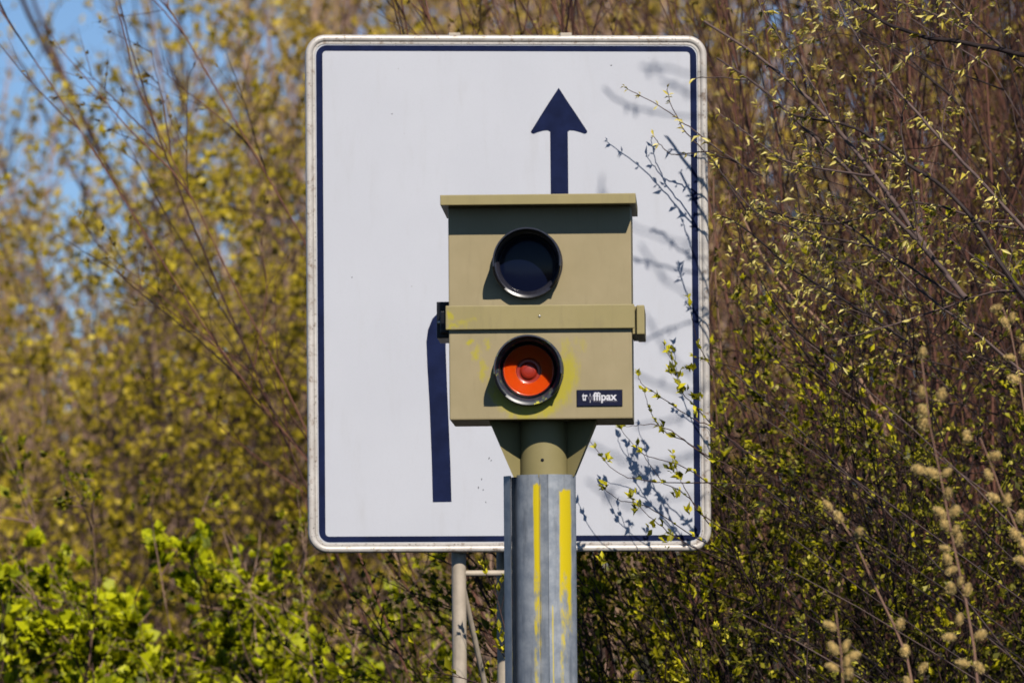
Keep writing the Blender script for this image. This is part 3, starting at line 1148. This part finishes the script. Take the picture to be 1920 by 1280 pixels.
# arching shrub on the right, reaching over the sign's edge
RIGHT_ONLY = True
bs = bush("arching_shrub", "budding shrub with dark arching twigs reaching over the sign's right edge", "shrub", (3.5, 23.6, 0), 11,
          dict(n=40, spread=.24, lean=(-.72, 0.0, .95), len=5.2, jit=.035, r=.0055, foot=.45, footy=.4, pull=(-.35, 0, -.2)), BK_RED, LF_BUD,
          shoots=[dict(c=22, ang=(.25, .75), len=1.1, n=9, jit=.07, r=.0030, k=5, zmin=2.75, t0=.3),
                  dict(c=7, ang=(.35, .95), len=.36, n=6, jit=.10, r=.0013, k=4,
                       leaf=dict(c=4, tip=True, g=3, size=.018, wid=.13, a0=.2, a1=1.1, bias=(0, 0, -.4)))])
BIG = [[(1810, 560, 22.3, 3.6), (1740, 470, 22.4), (1640, 330, 22.5), (1545, 215, 22.6), (1440, 120, 22.7), (1320, 40, 22.8)],
       [(1780, 520, 22.35, 3.0), (1690, 420, 22.4), (1620, 350, 22.5), (1520, 250, 22.6), (1420, 160, 22.7), (1345, 110, 22.8)],
       [(1990, 640, 22.2, 3.4), (1900, 530, 22.25), (1800, 380, 22.3), (1690, 300, 22.4), (1600, 240, 22.5), (1480, 215, 22.6)],
       [(1960, 470, 22.2, 2.4), (1830, 330, 22.3), (1700, 190, 22.4), (1600, 60, 22.5), (1560, -30, 22.6)],
       [(1990, 440, 22.3, 2.0), (1860, 420, 22.4), (1720, 380, 22.5), (1560, 420, 22.6), (1420, 390, 22.8)],
       [(1980, 120, 22.2, 3.4), (1860, 90, 22.3), (1720, 65, 22.4), (1630, 25, 22.5), (1560, -40, 22.6)],
       [(1990, 190, 22.2, 2.4), (1880, 90, 22.3), (1790, 10, 22.4), (1750, -40, 22.4)],
       [(1990, 560, 22.3, 1.6), (1880, 545, 22.4), (1760, 580, 22.5), (1640, 620, 22.5), (1550, 640, 22.6)],
       [(1800, 560, 22.4, 1.8), (1650, 470, 22.5), (1530, 440, 22.6), (1420, 400, 22.7), (1335, 300, 22.8)],
       [(1990, 760, 22.3, 2.0), (1850, 640, 22.4), (1720, 540, 22.5), (1600, 430, 22.6), (1500, 400, 22.7)],
       [(1700, 640, 22.5, 1.8), (1580, 560, 22.6), (1480, 500, 22.7), (1400, 430, 22.8), (1345, 400, 22.85)],
       [(1640, 330, 22.4, 1.6), (1560, 320, 22.5), (1470, 300, 22.6), (1400, 250, 22.7), (1350, 215, 22.8)],
       [(1720, 420, 22.4, 1.6), (1705, 330, 22.4), (1690, 240, 22.45), (1700, 180, 22.45)],
       [(1560, 230, 22.5, 1.4), (1500, 120, 22.6), (1440, 40, 22.6), (1410, -30, 22.7)]]
traced(bs, [[(1420, 330, 22.9), (1330, 268, 22.92), (1285, 232, 22.94), (1225, 192, 22.96), (1170, 163, 22.97)],
            [(1400, 395, 22.95), (1335, 300, 22.97), (1288, 250, 22.98), (1262, 205, 22.99), (1250, 165, 23.0)],
            [(1430, 330, 23.0), (1340, 288, 23.03), (1300, 288, 23.06), (1262, 290, 23.08), (1240, 274, 23.09), (1226, 256, 23.09)],
            [(1400, 150, 22.9), (1340, 145, 22.92), (1296, 148, 22.94)]],
       .0017, np.random.default_rng(3), dict(gap=.05, g=2, size=.0195, wid=.15, a0=.3, a1=1.2, bias=(0, 0, -.4)))
traced(bs, BIG, .0017, np.random.default_rng(13), dict(gap=.05, g=2, size=.0205, wid=.14, a0=.3, a1=1.1, bias=(0, 0, -.55)), tw=13)
SUNV = np.array(S2)
BOUGHS = [([(1130, 165), (1170, 195), (1235, 212), (1310, 218), (1420, 200)], 2.6), ([(1200, 125), (1250, 128), (1310, 142), (1420, 150)], 3.2),
          ([(1240, 150), (1280, 170), (1330, 185)], 3.0),
          ([(1175, 482), (1220, 492), (1300, 512), (1400, 520)], 1.75), ([(1218, 430), (1245, 438), (1262, 460), (1300, 480), (1380, 500)], 1.6),
          ([(1205, 640), (1250, 618), (1300, 602), (1390, 570)], 2.1), ([(1128, 330), (1132, 370), (1180, 420), (1260, 450), (1380, 470)], 3.4),
          ([(1200, 460), (1230, 500), (1270, 540), (1350, 560)], 3.2), ([(1210, 590), (1240, 640), (1290, 700), (1380, 740)], 3.3),
          ([(1100, 830), (1140, 850), (1200, 870), (1290, 860), (1400, 830)], 3.4), ([(1130, 930), (1170, 900), (1240, 880), (1330, 850)], 3.1),
          ([(1100, 900), (1150, 935), (1210, 950), (1320, 930)], 3.3), ([(1190, 700), (1235, 720), (1290, 735), (1380, 730)], 3.0),
          ([(1190, 800), (1240, 790), (1300, 775), (1390, 760)], 3.1)]
wl = []
for pl, t_ in BOUGHS:
    q = []
    for px, py in pl:
        lx, lz = on_sign(px, py)
        q.append(np.array([SIGN_C[0] + lx * cs, SIGN_C[1] + lx * sn, lz]) + SUNV * t_)
    q.append(q[-1] + np.array([.5, .25, -.25]))
    q.append(np.array([2.3, 22.6, 3.9]))
    wl.append(q)
traced(bs, wl, .0022, np.random.default_rng(6), dict(gap=.16, g=1, size=.019, wid=.24, a0=.3, a1=1.2, bias=(0, 0, -.2)), world=True)
finish(bs, BK_BOUGH, LF_BUD)

RIGHT_ONLY = False
# privet at the sign's lower right corner
bs = bush("privet_bush", "leafy yellow green privet growing round the sign's lower right corner", "bush", (1.35, 24.0, 0), 21,
          dict(n=34, spread=.2, lean=(-.25, -.02, 1), len=3.1, jit=.04, r=.007, foot=.35, footy=.3, pull=(-.25, 0, 0)), BK_DEEP, LF_PRIV,
          shoots=[dict(c=12, ang=(.3, .8), len=.6, n=8, jit=.08, r=.003, k=5, zmin=1.3, t0=.35, bias=(-.1, 0, .15)),
                  dict(c=4, ang=(.3, .8), len=.22, n=5, jit=.08, r=.0016, k=4, bias=(0, 0, .2),
                       leaf=dict(c=5, tip=True, g=4, size=.021, wid=.24, a0=.2, a1=.8, bias=(0, -.1, .2)))])
traced(bs, [[(1420, 860, 22.75), (1335, 800, 22.8), (1300, 785, 22.82), (1240, 745, 22.86), (1205, 720, 22.88), (1195, 700, 22.9)],
            [(1380, 905, 22.8), (1302, 838, 22.84), (1250, 810, 22.88), (1222, 775, 22.9), (1207, 730, 22.92)],
            [(1400, 850, 22.7), (1330, 790, 22.75), (1280, 735, 22.8), (1265, 690, 22.82), (1245, 650, 22.84)],
            [(1390, 885, 22.8), (1310, 845, 22.83), (1260, 808, 22.86), (1215, 795, 22.88), (1175, 800, 22.9)],
            [(1400, 960, 22.7), (1330, 905, 22.75), (1270, 870, 22.8), (1205, 850, 22.85), (1160, 800, 22.9)],
            [(1440, 910, 22.7), (1340, 905, 22.74), (1270, 905, 22.78), (1200, 900, 22.82), (1150, 880, 22.86), (1105, 825, 22.9)],
            [(1380, 1045, 22.6), (1300, 1005, 22.65), (1215, 950, 22.7), (1165, 938, 22.74), (1130, 915, 22.78)],
            [(1360, 1050, 22.6), (1280, 1015, 22.64), (1220, 970, 22.68), (1180, 930, 22.72)],
            [(1380, 1000, 22.7), (1315, 965, 22.75), (1290, 925, 22.78), (1272, 890, 22.8), (1262, 850, 22.82)],
            [(1400, 770, 22.9), (1335, 690, 22.94), (1308, 640, 22.96), (1290, 560, 22.98)],
            [(1420, 700, 22.9), (1340, 678, 22.92), (1300, 668, 22.94)],
            [(1350, 1010, 22.75), (1290, 930, 22.8), (1240, 900, 22.84), (1195, 835, 22.88)]],
       .0014, np.random.default_rng(4), dict(gap=.06, g=3, size=.018, wid=.24, a0=.2, a1=.8, bias=(0, -.1, .2)))
# tufts of leaves at the shoot ends in front of the sign
r4 = np.random.default_rng(8)
for px, py, nn in ((1255, 660, 10), (1258, 700, 14), (1275, 705, 10), (1280, 735, 10), (1298, 695, 8), (1245, 805, 8), (1262, 880, 14), (1275, 895, 12), (1270, 930, 8),
                   (1136, 912, 8), (1185, 935, 8), (1195, 955, 7), (1225, 990, 9), (1130, 1050, 10), (1250, 1020, 9), (1140, 865, 6), (1310, 750, 8), (1308, 780, 8), (1290, 960, 9)):
    p = at(px, py, 22.76)
    dd = unit(np.array([-.25, -.3, .75]) + r4.normal(0, .5, (nn, 3)))
    V, q = leaves(r4, np.repeat(p[None], nn, 0) + r4.normal(0, .006, (nn, 3)), dd, .022 * np.exp(r4.normal(0, .25, nn)), .26, .2)
    bs[2].add(V, q)
finish(bs, BK_DARK, LF_PRIV)

# upright stems behind, right of the sign
finish(bush("upright_shrub", "tall thicket shrub of reddish brown upright stems behind the arching twigs", "shrub", (1.9, 26.3, 0), 31,
            dict(n=90, spread=.13, lean=(-.12, 0, 1), len=5.6, jit=.03, r=.010, foot=.75, footy=.5), BK_RED, LF_RUST,
            shoots=[dict(c=14, ang=(.2, .55), len=1.1, n=8, jit=.07, r=.0035, k=4, zmin=1.4, t0=.25, bias=(0, 0, .15)),
                    dict(c=4, ang=(.3, .9), len=.3, n=5, jit=.1, r=.0019, k=3, leaf=dict(c=3, g=3, size=.017, wid=.24, a0=.3, a1=1.2, lite=True))]), BK_RED, LF_RUST)
finish(bush("brown_shrub", "tall dark brown shrub at upper right, behind the reddish upright stems", "shrub", (2.6, 30.5, 0), 33,
            dict(n=60, spread=.22, lean=(-.1, 0, 1), len=6.4, jit=.035, r=.011, foot=.9, footy=.5), BK_RED, LF_RUST,
            shoots=[dict(c=14, ang=(.2, .6), len=1.3, n=8, jit=.07, r=.004, k=4, zmin=1.6, t0=.25, bias=(0, 0, .15)),
                    dict(c=5, ang=(.3, .9), len=.35, n=5, jit=.1, r=.0021, k=3, leaf=dict(c=3, g=3, size=.024, wid=.3, a0=.3, a1=1.2, lite=True))]), BK_RED, LF_RUST)
# dense low leafy shrub, lower right
finish(bush("dense_bush", "dense dark bush of small green leaves at the right edge under the arching twigs", "bush", (1.95, 24.5, 0), 41,
            dict(n=74, spread=.30, lean=(-.25, 0, 1), len=3.0, jit=.05, r=.009, foot=.5, footy=.4), BK_DEEP, LF_DARK,
            shoots=[dict(c=22, ang=(.4, 1.2), len=.8, n=8, jit=.1, r=.0028, k=4, zmin=1.2, t0=.3),
                    dict(c=5, ang=(.4, 1.1), len=.3, n=5, jit=.1, r=.0017, k=3,
                         leaf=dict(c=5, g=4, size=.0165, wid=.27, a0=.3, a1=1.0, bias=(0, -.1, .1), lite=True))]), BK_DEEP, LF_DARK)

# hedge left of the sign, running away from the road
LEFT = [
    ("round_bush", "bright yellow green bush low at the left, below the brown hedge", (-1.50, 28.2, 0), 51, dict(n=92, spread=.34, lean=(0, 0, 1), len=2.12, jit=.05, r=.010, foot=.42, footy=.3),
     [dict(c=12, ang=(.4, 1.0), len=.5, n=7, jit=.1, r=.004, k=4, zmin=1.2, t0=.4),
      dict(c=5, ang=(.3, .9), len=.2, n=5, jit=.1, r=.0022, k=3, leaf=dict(c=9, g=8, size=.029, wid=.40, a0=.2, a1=1.1, bias=(0, -.1, .25), lite=True))], BK_DARK, LF_BRIGHT, "bush"),
    ("leafy_bush", "dark green leafy bush behind the mast tubes, under the sign", (-.40, 27.6, 0), 52, dict(n=44, spread=.36, lean=(-.1, 0, 1), len=2.7, jit=.05, r=.009, foot=.45, footy=.3),
     [dict(c=12, ang=(.4, 1.1), len=.6, n=7, jit=.1, r=.0035, k=4, zmin=1.2, t0=.35),
      dict(c=4, ang=(.3, 1.0), len=.25, n=5, jit=.1, r=.002, k=3, leaf=dict(c=5, g=5, size=.021, wid=.3, a0=.2, a1=1.0, bias=(0, -.1, .2), lite=True))], BK_PINK, LF_GREEN, "bush"),
    ("hawthorn_shrub", "olive leaved shrub with dark twigs beside the sign's left edge", (-.85, 30.0, 0), 53, dict(n=56, spread=.13, lean=(.03, 0, 1), len=3.7, jit=.07, r=.007, foot=.5, footy=.35),
     [dict(c=14, ang=(.4, 1.2), len=.9, n=8, jit=.1, r=.0042, k=4, zmin=1.6, t0=.3),
      dict(c=5, ang=(.4, 1.1), len=.32, n=5, jit=.12, r=.0022, k=3, leaf=dict(c=6, g=6, size=.0205, wid=.33, a0=.3, a1=1.1, bias=(0, -.1, .1), lite=True))], BK_DARK, LF_OLIVE, "shrub"),
    ("hazel_shrub", "yellowish shrub with many thin upright stems left of the olive shrub", (-2.05, 34.5, 0), 54, dict(n=95, spread=.2, lean=(-.05, 0, 1), len=4.2, jit=.04, r=.010, foot=.6, footy=.45),
     [dict(c=12, ang=(.25, .8), len=1.1, n=8, jit=.08, r=.0042, k=4, zmin=1.6, t0=.3),
      dict(c=4, ang=(.3, 1.0), len=.36, n=5, jit=.12, r=.0024, k=3, leaf=dict(c=6, g=6, size=.0225, wid=.31, a0=.3, a1=1.1, lite=True))], BK_PINK, LF_OLIVE, "shrub"),
    ("wild_shrub", "brownish blurred shrub at the left edge, half in leaf", (-3.1, 39.5, 0), 55, dict(n=95, spread=.24, lean=(.05, 0, 1), len=5.0, jit=.05, r=.011, foot=.8, footy=.5),
     [dict(c=12, ang=(.25, .9), len=1.0, n=8, jit=.1, r=.0045, k=4, zmin=1.6, t0=.3),
      dict(c=4, ang=(.3, 1.0), len=.36, n=5, jit=.12, r=.0026, k=3, leaf=dict(c=6, g=6, size=.0255, wid=.33, a0=.3, a1=1.1, lite=True))], BK_PINK, LF_GOLD, "shrub"),
    ("golden_tree", "tall slender tree with golden young leaves rising behind the sign's top", (-.25, 36.0, 0), 56, dict(n=50, spread=.105, lean=(.03, 0, 1), len=6.6, jit=.03, r=.016, foot=.8, footy=.5),
     [dict(c=16, ang=(.2, .7), len=1.2, n=8, jit=.08, r=.0048, k=4, zmin=2.2, t0=.3),
      dict(c=4, ang=(.3, 1.0), len=.4, n=5, jit=.12, r=.0028, k=3, leaf=dict(c=6, g=6, size=.0245, wid=.31, a0=.3, a1=1.1, lite=True))], BK_PINK, LF_GOLD, "tree"),
    ("alder_tree", "thin tree with drooping yellow leaves and dark limbs against the blue sky", (-1.6, 43.0, 0), 57, dict(n=4, spread=.2, lean=(-.25, 0, 1), len=8.2, jit=.04, r=.030, foot=.5, footy=.4),
     [dict(c=14, ang=(.3, .9), len=1.6, n=9, jit=.08, r=.008, k=5, zmin=2.2, t0=.3),
      dict(c=6, ang=(.3, 1.0), len=.5, n=6, jit=.12, r=.003, k=3, pull=(0, 0, -.3), leaf=dict(c=3, g=3, size=.034, wid=.3, a0=.3, a1=1.1, bias=(0, 0, -.2), lite=True))], BK_DARK, LF_GOLD, "tree"),
]
K = 1.18
for nm, lb, base, sd, st_, sh, bk, lfm, cat in LEFT:
    if base[1] > 29:                                  # the hedge recedes to the left, well behind the sign
        base = (base[0] * K, base[1] * K, 0)
        st_ = dict(st_, len=1.6 + (st_['len'] - 1.6) * K + .25, foot=st_['foot'] * K, r=st_['r'] * 1.1)
        sh = [dict(q_, len=q_['len'] * K) for q_ in sh]
        sh[-1]['leaf'] = dict(sh[-1]['leaf'], size=sh[-1]['leaf']['size'] * 1.1)
    bs = bush(nm, lb, cat, base, sd, st_, bk, lfm, None, sh)
    if nm == "alder_tree":                            # its leaning limbs show dark against the sky
        DL = 49.0
        traced(bs, [[(420, 760, DL, 2.6), (330, 560, DL), (255, 410, DL), (195, 300, DL), (135, 180, DL), (75, 70, DL), (30, -30, DL), (0, -120, DL)],
                    [(190, 290, DL, 1.6), (130, 165, DL), (90, 70, DL), (62, 0, DL), (50, -60, DL)],
                    [(300, 480, DL, 1.2), (270, 215, DL), (240, 110, DL), (215, 0, DL), (210, -60, DL)],
                    [(330, 520, DL, 1.0), (282, 225, DL), (262, 100, DL), (250, -20, DL)],
                    [(360, 620, DL, 1.2), (335, 330, DL), (338, 150, DL), (330, -20, DL)],
                    [(200, 430, DL, 1.2), (110, 270, DL), (60, 150, DL), (20, 100, DL)]],
               .0095, np.random.default_rng(21), dict(gap=.22, g=3, size=.045, wid=.28, a0=.4, a1=1.2, bias=(0, 0, -.3)))
    finish(bs, bk, lfm)

bs = bush("sapling", "young tree with tan stems rising just behind the sign's right edge", "tree", (.75, 24.9, 0), 35,
          dict(n=3, spread=.05, lean=(.0, 0, 1), len=4.6, jit=.02, r=.006, foot=.05), BK_TAN, LF_DARK,
          shoots=[dict(c=6, ang=(.3, .7), len=.7, n=7, jit=.08, r=.0024, k=4, zmin=1.8, t0=.4,
                       leaf=dict(c=5, g=3, size=.018, wid=.26, a0=.3, a1=1.0))])
traced(bs, [[(1470, 1400, 24.9, 2.2), (1425, 1240, 24.9), (1395, 1060, 24.9), (1372, 900, 24.9), (1358, 760, 24.9), (1347, 600, 24.9), (1340, 480, 24.9), (1338, 330, 24.9)],
            [(1445, 1400, 24.95, 1.8), (1420, 1180, 24.95), (1405, 1020, 24.95), (1396, 860, 24.95), (1388, 700, 24.95)],
            [(1660, 800, 25.1, 2.0), (1570, 640, 25.1), (1490, 560, 25.1), (1435, 490, 25.1), (1390, 400, 25.1)],
            [(1480, 1120, 24.7, 2.0), (1440, 1040, 24.7), (1400, 960, 24.7), (1345, 925, 24.7)]],
       .0022, np.random.default_rng(14), dict(gap=.2, g=2, size=.017, wid=.26, a0=.3, a1=1.0))
finish(bs, BK_TAN, LF_DARK)

# far thicket that closes the view
def thicket(seed, n, x0, x1, g, bk, lfm, name, label):
    rng = np.random.default_rng(seed)
    wood, fol = Acc(), Acc()
    xx = rng.uniform(x0, x1, n)
    yy = rng.uniform(54, 64, n)
    pxx = 960 + F_PX * xx / yy
    top = np.interp(pxx, [-600, 0, 60, 200, 330, 430, 560, 900, 1300, 1500, 1700, 2600], [6.2, 5.2, 4.8, 4.6, 5.0, 6.4, 8.4, 8.8, 8.8, 8.6, 8.8, 8.6])
    L = top * rng.uniform(.8, 1.05, n)
    pts = walk(rng, np.stack([xx, yy, np.zeros(n)], -1), np.array([0, 0, 1.0])[None] + rng.normal(0, .06, (n, 3)), L, 12, .025)
    V, q = tubes(pts, np.full(n, .018), np.full(n, .004), 5)
    wood.add(V, q)
    p, tg, t = pick(rng, pts, 30, .2, 1.0)
    d = side_dirs(rng, tg, rng.uniform(.2, .9, len(p)), (0, 0, .1))
    w = walk(rng, p, d, rng.uniform(.3, 1.0, len(p)) * (1.15 - .6 * t), 5, .12)
    V, q = tubes(w, np.full(len(w), .005), np.full(len(w), .002), 3)
    wood.add(V, q)
    p, tg, t = pick(rng, w, 7, .1, 1.0)
    p, tg = np.repeat(p, g, 0), np.repeat(tg, g, 0)
    dd = side_dirs(rng, tg, rng.uniform(.3, 1.2, len(p)))
    V, q = leaves(rng, p, dd, .042 * np.exp(rng.normal(0, .3, len(p))), .36, .1, True)
    fol.add(V, q)
    tk = bpy.data.objects.new(name, None)
    COL.objects.link(tk)
    tk["kind"] = "stuff"
    tk["label"] = label
    tk["category"] = "thicket"
    wood.build("branches", bk, tk, (0, 0, 0))
    fol.build("foliage", lfm, tk, (0, 0, 0), False)


thicket(77, 680, -7.5, 1.6, 3, BK_PINK, LF_GOLD, "golden_thicket", "blurred far thicket of thin stems and golden leaves closing the view on the left")
thicket(78, 620, 1.6, 8.0, 2, BK_RED, LF_RUST, "brown_thicket", "blurred far thicket of dark reddish brown stems closing the view on the right")

# willow shoots with catkins, nearer than the hedge
crng = np.random.default_rng(9)


def catkin_mesh(seed):
    g = np.random.default_rng(seed)
    a = Acc()
    n = 420
    u_ = g.uniform(-1, 1, n)
    ph = g.uniform(0, 2 * np.pi, n)
    rr = np.sqrt(1 - u_ ** 2)
    d = np.stack([rr * np.cos(ph), rr * np.sin(ph), u_], -1)
    p = d * np.array([.0058, .0058, .0135]) + np.array([0, 0, .0135])
    V, q = leaves(g, p, d + np.array([0, 0, .5]) + g.normal(0, .25, (n, 3)), .0034 * np.exp(g.normal(0, .25, n)), .2, .1, True)
    a.add(V, q)
    bmx = bmesh.new()
    bmesh.ops.create_icosphere(bmx, subdivisions=2, radius=1.0)
    for v_ in bmx.verts:
        v_.co = Vector((v_.co.x * .0065, v_.co.y * .0065, v_.co.z * .0140 + .0135)) * (1 + g.normal(0, .03))
    V = np.array([v_.co[:] for v_ in bmx.verts])
    bmx.verts.index_update()
    F = np.array([[v_.index for v_ in f.verts] for f in bmx.faces])
    bmx.free()
    a.add(V, F)
    me = np_mesh("catkin", np.concatenate(a.V), [np.concatenate(f) for f in a.F.values()])
    me.materials.append(M_CATKIN)
    return me


CK = [catkin_mesh(s) for s in range(4)]
WD = 18.0
WILLOW = [
    ("straight willow shoot carrying pale catkins all along, second from the right edge", [(1726, 655), (1744, 800), (1766, 905), (1789, 1025), (1811, 1126), (1826, 1212), (1836, 1310)],
     [(1729, 662, 10), (1722, 880, -70), (1728, 735, 0), (1765, 740, 25), (1730, 770, -10), (1731, 795, 8), (1748, 886, -60), (1775, 885, 60), (1777, 925, 10), (1762, 960, -50), (1790, 958, 40),
      (1771, 983, -25), (1790, 995, 30), (1797, 1010, 5), (1772, 1027, -75), (1776, 1047, -20), (1783, 1069, 65), (1801, 1090, 10), (1783, 1103, 0), (1814, 1105, 20), (1799, 1160, 15), (1780, 1194, -88),
      (1838, 1190, 55), (1805, 1243, -80), (1835, 1250, -40)]),
    ("slanting willow shoot topped by two catkins lying along its tip", [(1541, 932), (1578, 978), (1605, 1018), (1639, 1096), (1676, 1171), (1700, 1230), (1716, 1310)],
     [(1552, 948, -35), (1572, 968, -32), (1610, 998, 25), (1688, 1170, 15), (1697, 1220, 5), (1730, 1252, 35), (1702, 1278, -20)]),
    ("short upright willow shoot with a cluster of catkins near the bottom edge", [(1567, 1141), (1572, 1185), (1577, 1224), (1582, 1310)],
     [(1556, 1172, -60), (1562, 1215, -30), (1586, 1210, 25), (1560, 1250, -65), (1588, 1240, 20), (1602, 1228, 75), (1590, 1262, 10)]),
    ("willow shoot with sparse catkins at the right edge, highest on its left side", [(1838, 820), (1858, 870), (1875, 916), (1905, 988), (1935, 1080), (1960, 1310)],
     [(1813, 818, 0), (1865, 854, 65), (1853, 890, -20), (1863, 932, -65), (1889, 937, 5), (1914, 968, 15), (1903, 1002, -25), (1917, 1018, -5), (1914, 1050, -75)]),
    ("willow shoot cut by the right edge, with cream catkins at its upper end", [(1880, 575), (1895, 620), (1910, 700), (1925, 800), (1945, 950), (1965, 1310)],
     [(1868, 578, 70), (1898, 595, 10), (1885, 605, -30), (1893, 670, -85), (1902, 710, -70), (1920, 655, 20)]),
]
for k, (lb, pl, cats) in enumerate(WILLOW):
    dd_ = WD + (.0, .5, -.3, .3, .7)[k]
    ctrl = [at(px, py, dd_) for px, py in pl]
    foot = np.array([ctrl[-1][0] + .12, ctrl[-1][1], 0.0])
    mid = ctrl[-1] * .5 + foot * .5 + np.array([.02, 0, 0])
    sh = thing("willow_shoot", lb, "willow shoot", tuple(foot), 0, "willow shoots with catkins")
    bm = bmesh.new()
    P3 = [Vector(c - foot) for c in ctrl] + [Vector(mid - foot), Vector((0, 0, 0))]
    add_tube(bm, P3, [.0011 + .0004 * i for i in range(len(P3))], 8)
    from_bm("stem", bm, BK_PALE, sh, True)
    for j, (px, py, an) in enumerate(cats):
        o = bpy.data.objects.new("catkin", CK[(j * 7 + k) % 4])
        COL.objects.link(o)
        o.parent = sh
        d = Vector(RGT * math.sin(R(an)) + UPV * math.cos(R(an))) + Vector(FWD) * float(crng.normal(0, .3))
        o.rotation_mode = 'QUATERNION'
        o.rotation_quaternion = d.to_track_quat('Z', 'X')
        s = float(crng.uniform(.88, 1.15))
        o.scale = (s * float(crng.uniform(1.1, 1.4)), s * float(crng.uniform(1.1, 1.4)), s)
        o.location = Vector(at(px, py, dd_) - foot) - d.normalized() * (.0135 * s)
